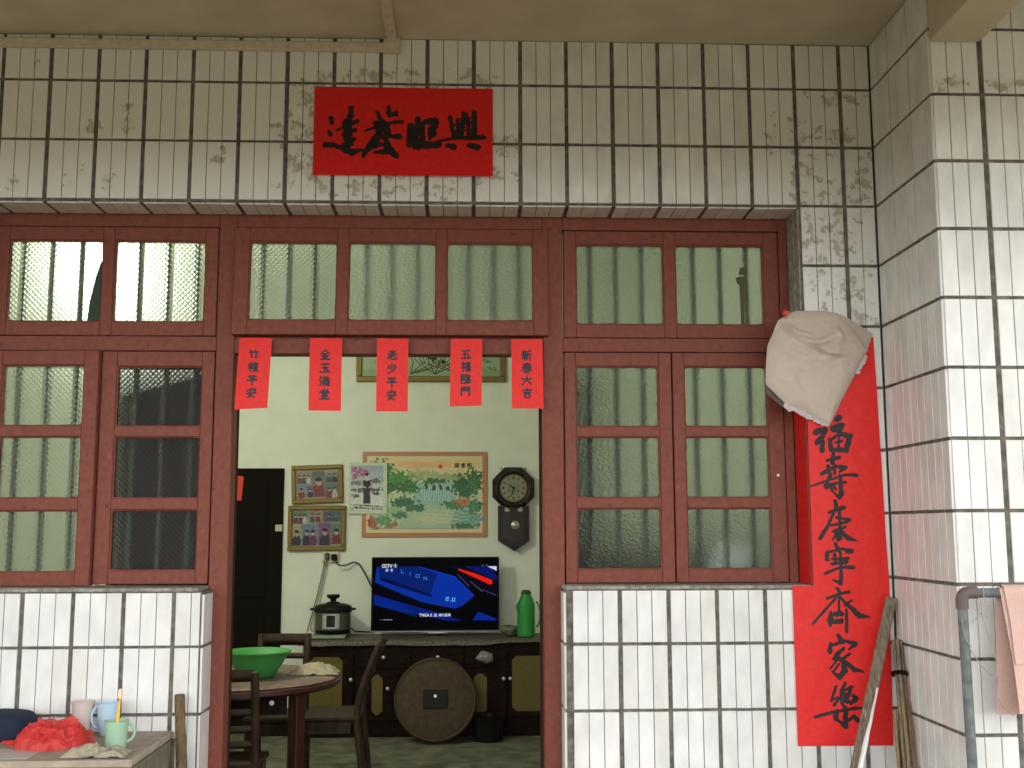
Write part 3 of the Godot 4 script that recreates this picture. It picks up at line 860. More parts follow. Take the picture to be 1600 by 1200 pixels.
func make_materials() -> void:
	var fine := noise_tex(0.02, 0.88, 1.0, 3, 512, 5)
	var coarse := noise_tex(0.012, 0.62, 1.0, 5, 512, 5)
	var grainy := noise_tex(0.06, 0.0, 1.0, 8, 256, 4)
	var tiny := noise_tex(0.20, 0.0, 1.0, 9, 256, 3)
	var grime := noise_tex(0.010, 0.90, 1.0, 17, 1024, 5)
	K.tiles = []
	for c in [L(0.81, 0.805, 0.77), L(0.78, 0.775, 0.735), L(0.83, 0.825, 0.795), L(0.80, 0.80, 0.77), L(0.77, 0.755, 0.71)]:
		var m := mat(c, 0.22)
		m.metallic_specular = 0.45
		m.albedo_texture = grime
		m.uv1_triplanar = true
		m.uv1_world_triplanar = true
		m.uv1_scale = Vector3(0.8, 0.45, 0.8)
		K.tiles.append(m)
	K.grout = mat(L(0.225, 0.205, 0.17), 0.95, 0.0, coarse, Vector3.ONE * 3.0, grainy, 0.15)
	K.cement = mat(L(0.47, 0.44, 0.38), 0.95, 0.0, coarse, Vector3.ONE * 4.0, grainy, 0.2)
	var worn := noise_tex(0.035, 0.0, 1.0, 23, 512, 5)
	var ramp := Gradient.new()
	ramp.offsets = PackedFloat32Array([0.0, 0.10, 0.16, 0.80, 0.86, 0.92])
	ramp.colors = PackedColorArray([Color(0.36, 0.36, 0.36), Color(0.50, 0.50, 0.50), Color(0.76, 0.76, 0.76), Color(0.84, 0.84, 0.84), Color(0.86, 0.86, 0.86), Color(1.0, 1.0, 1.0)])
	worn.color_ramp = ramp
	K.paint = mat(L(0.325, 0.098, 0.067), 0.5, 0.0, worn, Vector3(1.7, 1.3, 1.7), noise_tex(0.03, 0.0, 1.0, 21, 256, 4), 0.06)
	K.paint.metallic_specular = 0.28
	K.darkpaint = mat(L(0.040, 0.016, 0.012), 0.45, 0.0, fine, Vector3.ONE * 2.0)
	K.ceiling = mat(L(0.62, 0.545, 0.41), 0.95, 0.0, noise_tex(0.008, 0.93, 1.0, 31, 512, 5), Vector3.ONE * 0.8, grainy, 0.1)
	K.trunking = mat(L(0.66, 0.58, 0.45), 0.6, 0.0, fine, Vector3.ONE * 2.0)
	K.ground = mat(L(0.215, 0.178, 0.105), 0.95, 0.0, coarse, Vector3.ONE * 0.35)
	K.plaster = mat(L(0.68, 0.69, 0.60), 0.9, 0.0, noise_tex(0.01, 0.965, 1.0, 41, 512, 5), Vector3.ONE * 0.7, grainy, 0.06)
	K.floor = mat(L(0.20, 0.19, 0.14), 0.7, 0.0, coarse, Vector3.ONE * 0.8, grainy, 0.05)
	K.iron = mat(L(0.10, 0.105, 0.085), 0.6, 0.4)
	K.gilt = mat(L(0.22, 0.145, 0.045), 0.5, 0.25, fine, Vector3.ONE * 6.0)
	K.black = mat(L(0.012, 0.011, 0.010), 0.35)
	K.darkwood = mat(L(0.020, 0.0095, 0.007), 0.5, 0.0, coarse, Vector3(2, 6, 2))
	K.darkwood.metallic_specular = 0.15
	K.black.metallic_specular = 0.2
	K.darkpaint.metallic_specular = 0.2
	K.chairwood = mat(L(0.062, 0.038, 0.021), 0.55, 0.0, coarse, Vector3(3, 1, 3))
	K.chairwood.metallic_specular = 0.3
	K.legwood = mat(L(0.075, 0.020, 0.014), 0.5, 0.0, coarse, Vector3(3, 1, 3))
	K.oldwood = mat(L(0.30, 0.20, 0.11), 0.85, 0.0, noise_tex(0.05, 0.45, 1.0, 51, 256, 4), Vector3(9, 1.3, 9), tiny, 0.25)
	K.greywood = mat(L(0.36, 0.28, 0.20), 0.9, 0.0, noise_tex(0.04, 0.45, 1.0, 52, 256, 4), Vector3(8, 1.2, 8), tiny, 0.2)
	K.straw = mat(L(0.50, 0.33, 0.14), 0.8, 0.0, noise_tex(0.05, 0.55, 1.0, 53, 256, 4), Vector3(14, 1.2, 14))
	K.steel = mat(L(0.72, 0.72, 0.72), 0.32, 0.9)
	K.silver = mat(L(0.45, 0.45, 0.44), 0.4, 0.6)
	K.white = mat(L(0.72, 0.71, 0.66), 0.5)
	K.yellow = mat(L(0.125, 0.088, 0.018), 0.55, 0.0, fine, Vector3.ONE * 3.0)
	# patterned glass: raised diamonds, and a fine frosted kind
	var dia := Image.create(64, 64, false, Image.FORMAT_RGB8)
	for y in 64:
		for x in 64:
			var a := fposmod((x + y) / 32.0, 1.0)
			var b := fposmod((x - y) / 32.0, 1.0)
			var hgt := 4.0 * a * (1.0 - a) * 4.0 * b * (1.0 - b)
			dia.set_pixel(x, y, Color(hgt, hgt, hgt))
	dia.bump_map_to_normal_map(6.0)
	K.diamond = glass_mat(ImageTexture.create_from_image(dia), 1.0 / 0.044, 0.40, 0.34, L(0.66, 0.72, 0.66))
	var fr := FastNoiseLite.new()
	fr.seed = 12
	fr.frequency = 0.045
	var frost := fr.get_seamless_image(256, 256)
	frost.convert(Image.FORMAT_RGB8)
	frost.bump_map_to_normal_map(6.0)
	K.frosted = glass_mat(ImageTexture.create_from_image(frost), 1.0 / 0.20, 0.60, 0.75, L(0.72, 0.80, 0.74))


func glass_mat(t: Texture2D, scale: float, rough: float, k: float, tint: Color) -> StandardMaterial3D:
	var m := StandardMaterial3D.new()
	m.albedo_color = Color(tint, 0.0)
	m.roughness = rough
	m.transparency = BaseMaterial3D.TRANSPARENCY_ALPHA
	m.refraction_enabled = true
	m.refraction_scale = 0.025
	m.metallic_specular = 0.25
	m.normal_enabled = true
	m.normal_texture = t
	m.normal_scale = k
	m.uv1_scale = Vector3(scale, scale, 1)
	return m


func _ready() -> void:
	# ------------------------------------------------------------ camera, sky, sun, exposure
	rng.seed = 7
	nz.seed = 4
	nz.frequency = 0.02
	nz.fractal_octaves = 3
	var cam := Camera3D.new()
	cam.name = "camera"
	cam.fov = 38.482
	cam.near = 0.05
	cam.far = 400.0
	add_child(cam)
	cam.position = Vector3(1.886, 1.5, 4.323)
	cam.basis = Basis(Vector3.UP, deg_to_rad(-2.2525)) * Basis(Vector3.RIGHT, deg_to_rad(7.469)) * Basis(Vector3.BACK, deg_to_rad(-0.151))
	cam.current = true
	var env := Environment.new()
	var sky := Sky.new()
	var sm := ProceduralSkyMaterial.new()
	sm.sky_top_color = Color(0.86, 0.89, 0.93)
	sm.sky_horizon_color = Color(0.95, 0.95, 0.94)
	sm.sky_curve = 0.25
	sm.sky_energy_multiplier = 2.12
	sm.ground_bottom_color = Color(0.42, 0.38, 0.33)
	sm.ground_horizon_color = Color(0.6, 0.57, 0.52)
	sky.sky_material = sm
	env.background_mode = Environment.BG_SKY
	env.sky = sky
	env.tonemap_mode = Environment.TONE_MAPPER_LINEAR
	env.tonemap_exposure = 1.0
	env.sdfgi_enabled = true
	env.ssao_enabled = true
	env.ssil_enabled = true
	var we := WorldEnvironment.new()
	we.name = "world"
	we.environment = env
	add_child(we)
	var sun := DirectionalLight3D.new()
	sun.name = "sun"
	sun.light_energy = 0.2
	sun.light_color = Color(1.0, 0.97, 0.92)
	sun.light_angular_distance = 24.0
	sun.shadow_enabled = true
	add_child(sun)
	sun.look_at_from_position(Vector3(1.0, 8.0, 8.0), Vector3(1.6, 0.5, 0.0))
	make_materials()
	build_room()
	build_porch()
	build_walls()
	build_openings()
	build_papers()
	build_room_things()
	build_yard_things()


# ---------------------------------------------------------------- setting
func build_room() -> void:
	struct("room_floor", MB.new().span(Vector3(-2.2, -0.10, -4.54), Vector3(3.55, 0.012, -0.02)), K.floor)
	struct("room_ceiling", MB.new().span(Vector3(-2.2, 3.42, -4.54), Vector3(3.55, 3.62, -0.245)), K.plaster)
	struct("room_left_wall", MB.new().span(Vector3(-2.44, 0, -4.54), Vector3(-2.2, 3.62, -0.245)), K.plaster)
	struct("room_right_wall", MB.new().span(Vector3(3.3, 0.012, -4.3), Vector3(3.55, 3.42, -0.245)), K.plaster)
	struct("room_back_wall", MB.new().span(Vector3(-2.2, 0.012, -4.54), Vector3(3.55, 3.42, -4.3)), K.plaster)
	# plaster on the room side of the front wall
	var b := MB.new()
	b.span(Vector3(-2.2, 2.795, -0.262), Vector3(3.3, 3.42, -0.243))
	b.span(Vector3(-2.2, 0.012, -0.262), Vector3(-0.12, 2.795, -0.243))
	b.span(Vector3(-0.12, 0.012, -0.262), Vector3(0.86, 1.262, -0.243))
	b.span(Vector3(2.27, 0.012, -0.262), Vector3(3.3, 1.262, -0.243))
	struct("room_front_plaster", b, K.plaster)


func build_porch() -> void:
	struct("ground", MB.new().span(Vector3(-60, -0.2, -60), Vector3(60, 0.0, 60)), K.ground)
	var b := MB.new()
	b.span(Vector3(-4.0, 3.50, -0.004), Vector3(6.0, 3.64, 2.9))
	struct("porch_ceiling", b, K.ceiling)
	single("porch_beam", MB.new().span(Vector3(3.556, 3.253, 0.575), Vector3(3.742, 3.498, 2.65), 0.004), K.ceiling, "cream plastered porch beam running out from the tiled pillar under the ceiling", "beam")
	single("porch_edge_beam", MB.new().span(Vector3(-4.0, 3.06, 2.655), Vector3(6.0, 3.4985, 2.895), 0.004), K.ceiling, "plastered beam along the outer edge of the porch ceiling", "beam")
	single("porch_side_wall", MB.new().span(Vector3(-2.68, 0.0, 0.005), Vector3(-2.44, 3.498, 2.65), 0.004), K.ceiling, "plastered side wall closing the porch on the left", "wall")
	single("porch_post", MB.new().span(Vector3(3.556, 0.0, 2.66), Vector3(3.742, 3.058, 2.84), 0.004), K.ceiling, "plain plastered post carrying the outer end of the porch beam", "post")
	var t := thing("cable_trunking", "cream cable trunking along the top of the wall and out across the ceiling", "trunking", Vector3(1.5, 3.44, 0))
	part(t, "wall_run", MB.new().span(Vector3(-2.2, 3.436, 0.001), Vector3(1.545, 3.474, 0.022), 0.003), K.trunking)
	part(t, "corner_piece", MB.new().span(Vector3(1.532, 3.430, 0.0015), Vector3(1.60, 3.4985, 0.026), 0.003), K.trunking)
	part(t, "ceiling_run", MB.new().span(Vector3(1.545, 3.478, 0.027), Vector3(1.587, 3.499, 2.65), 0.003), K.trunking)


func build_walls() -> void:
	var up := Vector3.UP
	var right := Vector3.RIGHT
	var out := Vector3.BACK
	# where old papers have been pasted and torn off
	var da := {"origin": Vector2(1.02, 3.50), "size": Vector2(1.10, 0.72)}
	da.mat = print_mat(paste(da.origin, da.size, [[1.20, 3.10, 0.09, 0.42, 0.62], [1.62, 3.325, 0.70, 0.05, 0.60], [1.60, 2.87, 0.66, 0.05, 0.44], [2.02, 3.05, 0.09, 0.04, 0.62], [2.02, 2.93, 0.08, 0.03, 0.6], [1.11, 3.08, 0.03, 0.08, 0.5], [1.10, 2.87, 0.04, 0.03, 0.62]], 1), 0.3)
	var db := {"origin": Vector2(3.02, 3.48), "size": Vector2(0.54, 1.26)}
	db.mat = print_mat(paste(db.origin, db.size, [[3.40, 3.265, 0.24, 0.03, 0.72], [3.36, 3.11, 0.22, 0.025, 0.72], [3.23, 2.98, 0.03, 0.36, 0.5], [3.40, 2.92, 0.26, 0.20, 0.46], [3.36, 2.70, 0.24, 0.14, 0.52], [3.30, 2.45, 0.05, 0.36, 0.5], [3.45, 2.45, 0.12, 0.30, 0.42], [3.13, 3.1, 0.02, 0.16, 0.5]], 2), 0.3)
	var dc := {"origin": Vector2(0.02, 3.48), "size": Vector2(0.98, 0.68)}
	dc.mat = print_mat(paste(dc.origin, dc.size, [[0.375, 3.115, 0.018, 0.022, 0.72], [0.50, 3.118, 0.02, 0.018, 0.72], [0.27, 2.875, 0.02, 0.02, 0.66], [0.44, 2.88, 0.012, 0.03, 0.7], [0.50, 3.20, 0.008, 0.01, 0.7], [0.33, 2.94, 0.008, 0.03, 0.6], [0.06, 2.87, 0.03, 0.02, 0.6], [0.86, 3.0, 0.02, 0.03, 0.55], [0.13, 3.36, 0.02, 0.02, 0.55]], 3), 0.3)
	var dd := {"origin": Vector2(3.55, 3.30), "size": Vector2(0.72, 0.36)}
	dd.mat = print_mat(paste(dd.origin, dd.size, [[3.90, 3.098, 0.66, 0.012, 0.74]], 4), 0.3)
	# the house front above and beside the openings
	var w := thing("front_wall", "house front wall of narrow white glazed tiles with dark joints above the windows", "wall", Vector3(1.5, 2.8, 0))
	var core := MB.new()
	core.span(Vector3(-2.44, 2.80, -0.24), Vector3(3.553, 3.62, -0.006))
	core.span(Vector3(-2.44, 0.0, -0.24), Vector3(-0.115, 2.80, -0.006))
	core.span(Vector3(3.232, 0.0, -0.24), Vector3(3.553, 2.80, -0.006))
	part(w, "mortar", core, K.grout)
	tile_face(w, "tile", Vector3.ZERO, right, out, -0.62, 3.546, 2.812, 3.497, 0.0, [da, db, dc])
	tile_face(w, "tile", Vector3.ZERO, right, out, 3.238, 3.546, 0.55, 2.80, 0.0, [db])
	# tiles under the lintel, laid flat
	var tw := (W - 0.014) / 3.0
	for a in range(-1, 18):
		for s in 3:
			var l := a * W + 0.0077 + s * tw
			if l > -0.11 and l + tw < 3.23:
				tile(w, "soffit_tile", Vector3(l + tw / 2, 2.7945, -0.083), tw - 0.0028, 0.150, Basis(right, out, -up))
	var rest := MB.new()
	for r in range(0, 14):
		for k in 24:
			var y1 := minf(ROW - 0.25 * (r - 1) - 0.006, 3.49)
			rest.span(Vector3(-2.43 + k * 0.0755, ROW - 0.25 * r + 0.006, -0.009), Vector3(-2.43 + k * 0.0755 + 0.0585, y1, -0.001))
	for r in range(3, 14):
		for k in 8:
			rest.span(Vector3(-0.615 + k * 0.0617, maxf(ROW - 0.25 * r + 0.006, 0.02), -0.009), Vector3(-0.615 + k * 0.0617 + 0.0585, ROW - 0.25 * (r - 1) - 0.006, -0.001))
	var rp := part(w, "outer_tiles", rest, K.tiles[0])
	rp.set_meta("kind", "stuff")
	# cement edge of the reveal on the right
	part(w, "reveal_plaster", MB.new().span(Vector3(3.2265, 2.335, -0.158), Vector3(3.2318, 2.793, -0.0065)), K.cement)

	# the walls under the two windows
	for k in 2:
		var x0: float = [-0.62, 2.256][k]
		var x1: float = [0.873, 3.553][k]
		var label: String = ["low white tiled wall under the left window, behind the washing slab", "low white tiled wall under the right window, between doorway and red couplet"][k]
		var o := thing("window_wall", label, "wall", Vector3((x0 + x1) / 2, 0, 0), "tiled walls under the windows")
		var c := MB.new()
		c.span(Vector3([-0.115, 2.264][k], 0.0, -0.24), Vector3([0.865, 3.232][k], 1.262, -0.0065))
		part(o, "mortar", c, K.grout)
		var e0: float = [-0.10, 2.284][k]
		var e1: float = [0.860, 3.226][k]
		tile_face(o, "tile", Vector3.ZERO, right, out, e0, e1, 0.55, 1.258, 0.0)
		part(o, "sill", MB.new().span(Vector3([-0.112, 2.258][k], 1.2625, -0.245), Vector3([0.852, 3.2265][k], 1.277, 0.002), 0.003), K.cement)
		if k == 0:
			for r in range(8, 11):
				var t1 := minf(ROW - 0.25 * r - 0.006, 1.25)
				var t0 := ROW - 0.25 * (r + 1) + 0.006
				tile(o, "reveal_tile", Vector3(0.8735, (t0 + t1) / 2, -0.083), 0.146, t1 - t0, Basis(Vector3.FORWARD, up, right))
		else:
			for r in range(8, 11):
				var t1 := minf(ROW - 0.25 * r - 0.006, 1.25)
				var t0 := ROW - 0.25 * (r + 1) + 0.006
				tile(o, "reveal_tile", Vector3(2.2555, (t0 + t1) / 2, -0.083), 0.146, t1 - t0, Basis(Vector3.BACK, up, Vector3.LEFT))
		var low := MB.new()
		for q in int((e1 - e0) / 0.0634):
			low.span(Vector3(e0 + q * 0.0634, 0.02, -0.009), Vector3(e0 + q * 0.0634 + 0.0585, 0.53, -0.001))
		var lp := part(o, "lower_tiles", low, K.tiles[1])
		lp.set_meta("kind", "stuff")

	# the pillar that stands out from the wall on the right
	var p := thing("tiled_pillar", "tall white tiled pillar standing out from the wall right of the red couplet", "pillar", Vector3(4.2, 0, 0.28))
	part(p, "mortar", MB.new().span(Vector3(3.559, 0.0, -0.24), Vector3(5.4, 3.62, 0.566)), K.grout)
	tile_face(p, "tile", Vector3(0, 0, 0.572), right, out, 3.5535, 4.25, 0.55, 3.495, 3.553, [dd], 0.0165)
	# side face: tiles run from the outer edge back to the corner
	tile_face(p, "side_tile", Vector3(3.553, 0, 0), out, Vector3.LEFT, 0.006, 0.566, 0.55, 3.495, 0.0014, [], 0.006)
	var far := MB.new()
	for q in 18:
		for r in range(1, 12):
			far.span(Vector3(4.257 + q * 0.0634, ROW - 0.25 * r + 0.006, 0.563), Vector3(4.257 + q * 0.0634 + 0.0585, ROW - 0.25 * (r - 1) - 0.006, 0.571))
	var fp := part(p, "outer_tiles", far, K.tiles[0])
	fp.set_meta("kind", "stuff")


func build_openings() -> void:
	var Z := -0.16
	# ---- left window
	var o := thing("wooden_window", "maroon wooden window left of the doorway with bars behind bright patterned glass", "window", Vector3(0.37, 1.277, Z), "maroon windows on both sides of the doorway")
	part(o, "jamb", MB.new().span(Vector3(-0.112, 1.278, Z - 0.08), Vector3(-0.058, 2.7995, Z), 0.002), K.paint)
	part(o, "head_rail", MB.new().span(Vector3(-0.0575, 2.741, Z - 0.08), Vector3(0.8515, 2.7995, Z), 0.002), K.paint)
	part(o, "transom_rail", MB.new().span(Vector3(-0.0575, 2.222, Z - 0.08), Vector3(0.8515, 2.281, Z), 0.002), K.paint)
	sash(o, "transom_sash", -0.052, 0.848, 2.284, 2.738, Z + 0.004, 0.05, [0.0, 0.380, 0.426, 0.798], [2.341, 2.682], [K.diamond], Vector3(0.4, 2.738, Z))
	sash(o, "casement", -0.056, 0.392, 1.279, 2.218, Z + 0.012, 0.05, [0.004, 0.335], [1.332, 1.576, 1.622, 1.870, 1.912, 2.160], [K.diamond], Vector3(-0.056, 1.279, Z), Vector3(0, deg_to_rad(-2.2), 0), "left casement standing a little open")
	sash(o, "casement", 0.397, 0.848, 1.284, 2.218, Z + 0.003, 0.05, [0.456, 0.800], [1.336, 1.578, 1.622, 1.871, 1.912, 2.158], [K.diamond], Vector3(0.848, 1.284, Z))
	for x in [0.045, 0.160, 0.278, 0.395, 0.513, 0.630, 0.748]:
		part(o, "window_bar", MB.new().tube([Vector3(x, 1.28, -0.222), Vector3(x, 2.76, -0.222)], 0.0105, 10), K.iron)
	part(o, "dark_card", MB.new().slab([Vector2(0.379, 2.340), Vector2(0.379, 2.60), Vector2(0.366, 2.588), Vector2(0.350, 2.53), Vector2(0.330, 2.43), Vector2(0.322, 2.340)], -0.1745, -0.1725), mat(L(0.045, 0.065, 0.045), 0.8), "dark green scrap stuck at the lower right corner of the transom pane")

	# ---- doorway frame
	var d := thing("door_frame", "maroon wooden doorway frame with a three-pane transom over the opening", "door frame", Vector3(1.55, 0, Z))
	part(d, "post", MB.new().span(Vector3(0.8525, 0.013, Z - 0.10), Vector3(0.926, 2.7995, Z + 0.0005), 0.003), K.paint)
	part(d, "post", MB.new().span(Vector3(2.191, 0.013, Z - 0.10), Vector3(2.274, 2.7995, Z + 0.0005), 0.003), K.paint)
	part(d, "head_rail", MB.new().span(Vector3(0.9265, 2.741, Z - 0.08), Vector3(2.1905, 2.7995, Z), 0.002), K.paint)
	part(d, "lintel_rail", MB.new().span(Vector3(0.9265, 2.212, Z - 0.09), Vector3(2.1905, 2.274, Z), 0.002).span(Vector3(0.9265, 2.2745, Z - 0.09), Vector3(2.1905, 2.312, Z - 0.013), 0.002), K.paint)
	sash(d, "transom_sash", 0.918, 2.212, 2.284, 2.738, Z + 0.010, 0.045, [0.980, 1.340, 1.387, 1.749, 1.792, 2.151], [2.345, 2.680], [K.diamond, K.frosted, K.frosted], Vector3(1.55, 2.738, Z), Vector3(deg_to_rad(-3.4), 0, 0), "transom sash tilted out at the bottom")
	for x in [1.023, 1.131, 1.238, 1.345, 1.453, 1.558, 1.666, 1.774, 1.882, 1.988, 2.094]:
		part(d, "window_bar", MB.new().tube([Vector3(x, 2.3, -0.222), Vector3(x, 2.76, -0.222)], 0.0105, 10), K.iron)

	# ---- right window
	var r := thing("wooden_window", "maroon wooden window right of the doorway with bars behind greenish frosted glass", "window", Vector3(2.75, 1.277, Z), "maroon windows on both sides of the doorway")
	part(r, "jamb", MB.new().span(Vector3(3.189, 1.278, Z - 0.08), Vector3(3.2262, 2.7995, Z), 0.002), K.paint)
	part(r, "head_rail", MB.new().span(Vector3(2.2745, 2.741, Z - 0.08), Vector3(3.1885, 2.7995, Z), 0.002), K.paint)
	part(r, "transom_rail", MB.new().span(Vector3(2.2745, 2.224, Z - 0.08), Vector3(3.1885, 2.281, Z), 0.002), K.paint)
	sash(r, "transom_sash", 2.280, 3.186, 2.284, 2.738, Z - 0.003, 0.05, [2.331, 2.701, 2.750, 3.124], [2.340, 2.682], [K.frosted], Vector3(2.73, 2.738, Z))
	sash(r, "casement", 2.279, 2.722, 1.281, 2.220, Z + 0.002, 0.05, [2.325, 2.670], [1.333, 1.580, 1.621, 1.872, 1.912, 2.164], [K.frosted], Vector3(2.279, 1.281, Z))
	sash(r, "casement", 2.727, 3.185, 1.281, 2.220, Z + 0.006, 0.05, [2.775, 3.122], [1.333, 1.580, 1.621, 1.872, 1.912, 2.164], [K.frosted], Vector3(3.185, 1.281, Z))
	for x in [2.394, 2.504, 2.615, 2.725, 2.836, 2.950, 3.063, 3.165]:
		part(r, "window_bar", MB.new().tube([Vector3(x, 1.28, -0.222), Vector3(x, 2.76, -0.222)], 0.0105, 10), K.iron)
	part(r, "dark_scrap", MB.new().slab([Vector2(3.026, 2.345), Vector2(3.040, 2.345), Vector2(3.048, 2.55), Vector2(3.022, 2.55), Vector2(3.008, 2.542), Vector2(3.012, 2.525), Vector2(3.024, 2.51)], -0.1805, -0.1788), mat(L(0.10, 0.085, 0.055), 0.8), "brown scrap on the upper right pane")
	part(r, "dark_scrap", MB.new().slab([Vector2(3.020, 2.558), Vector2(3.050, 2.556), Vector2(3.048, 2.588), Vector2(3.030, 2.590)], -0.1805, -0.1788), mat(L(0.10, 0.085, 0.055), 0.8))
	part(r, "nail", MB.new().tube([Vector3(3.152, 1.712, Z + 0.006), Vector3(3.152, 1.712, Z + 0.014)], 0.006, 8), K.white)

	# ---- leaves of the front door, folded back into the room
	door_leaf("left front door leaf of dark maroon wood folded back inside behind the window", Vector3(0.925, 0.02, -0.262), Vector3(0.36, 0.02, -0.47))
	door_leaf("right front door leaf of dark maroon wood swung open inside the doorway", Vector3(2.195, 0.02, -0.262), Vector3(2.45, 0.02, -0.82))


func door_leaf(label: String, a: Vector3, b: Vector3) -> void:
	var w := (b - a).length()
	var x := (b - a).normalized()
	var t := Transform3D(Basis(x, Vector3.UP, x.cross(Vector3.UP)), a)
	var o := thing("door_leaf", label, "door", a, "leaves of the front door")
	var f := MB.new()
	for s in [0.05, w - 0.05]:
		f.box(t * Vector3(s, 1.09, 0), Vector3(0.1, 2.18, 0.04), t.basis, 0.003)
	for y in [0.07, 0.95, 2.12]:
		f.box(t * Vector3(w / 2, y, 0), Vector3(w - 0.2, 0.12, 0.038), t.basis, 0.003)
	part(o, "leaf_frame", f, K.darkpaint)
	for y in [[0.13, 0.89], [1.01, 2.06]]:
		part(o, "panel", MB.new().box(t * Vector3(w / 2, (y[0] + y[1]) / 2, 0), Vector3(w - 0.2, y[1] - y[0], 0.016), t.basis, 0.003), K.darkpaint)


# ---------------------------------------------------------------- red papers and the sack
func wavy(x0: float, x1: float, y0: float, y1: float, z: float, lift: float, sd: float, px: Vector2, ps: Vector2, b := MB.new(), x2 := 0.0, curl := 0.0) -> MB:
	# paper between two edges, with its print laid over px (upper left corner) and ps (size)
	var f := func(u: float, v: float) -> Vector3:
		var x := lerpf(x0, x1 if x2 == 0.0 else lerpf(x1, x2, v), u)
		var y := lerpf(y1, y0, v)
		var wr := nz.get_noise_2d(x * 260.0 + sd, y * 160.0) + 0.35 * (1.0 - 2.5 * absf(nz.get_noise_2d(x * 420.0 + y * 160.0, y * 330.0 + sd)))
		return Vector3(x, y, z + lift * (0.6 + 0.5 * wr) + curl * pow(v, 7.0) * (0.7 + 0.5 * nz.get_noise_2d(x * 150.0, 9.0)))
	var n0 := b.t.size()
	b.sheet(26, 70, f, Vector3.BACK)
	for i in range(n0, b.t.size()):
		b.t[i] = Vector2((b.v[i].x - px.x) / ps.x, (px.y - b.v[i].y) / ps.y)
	return b


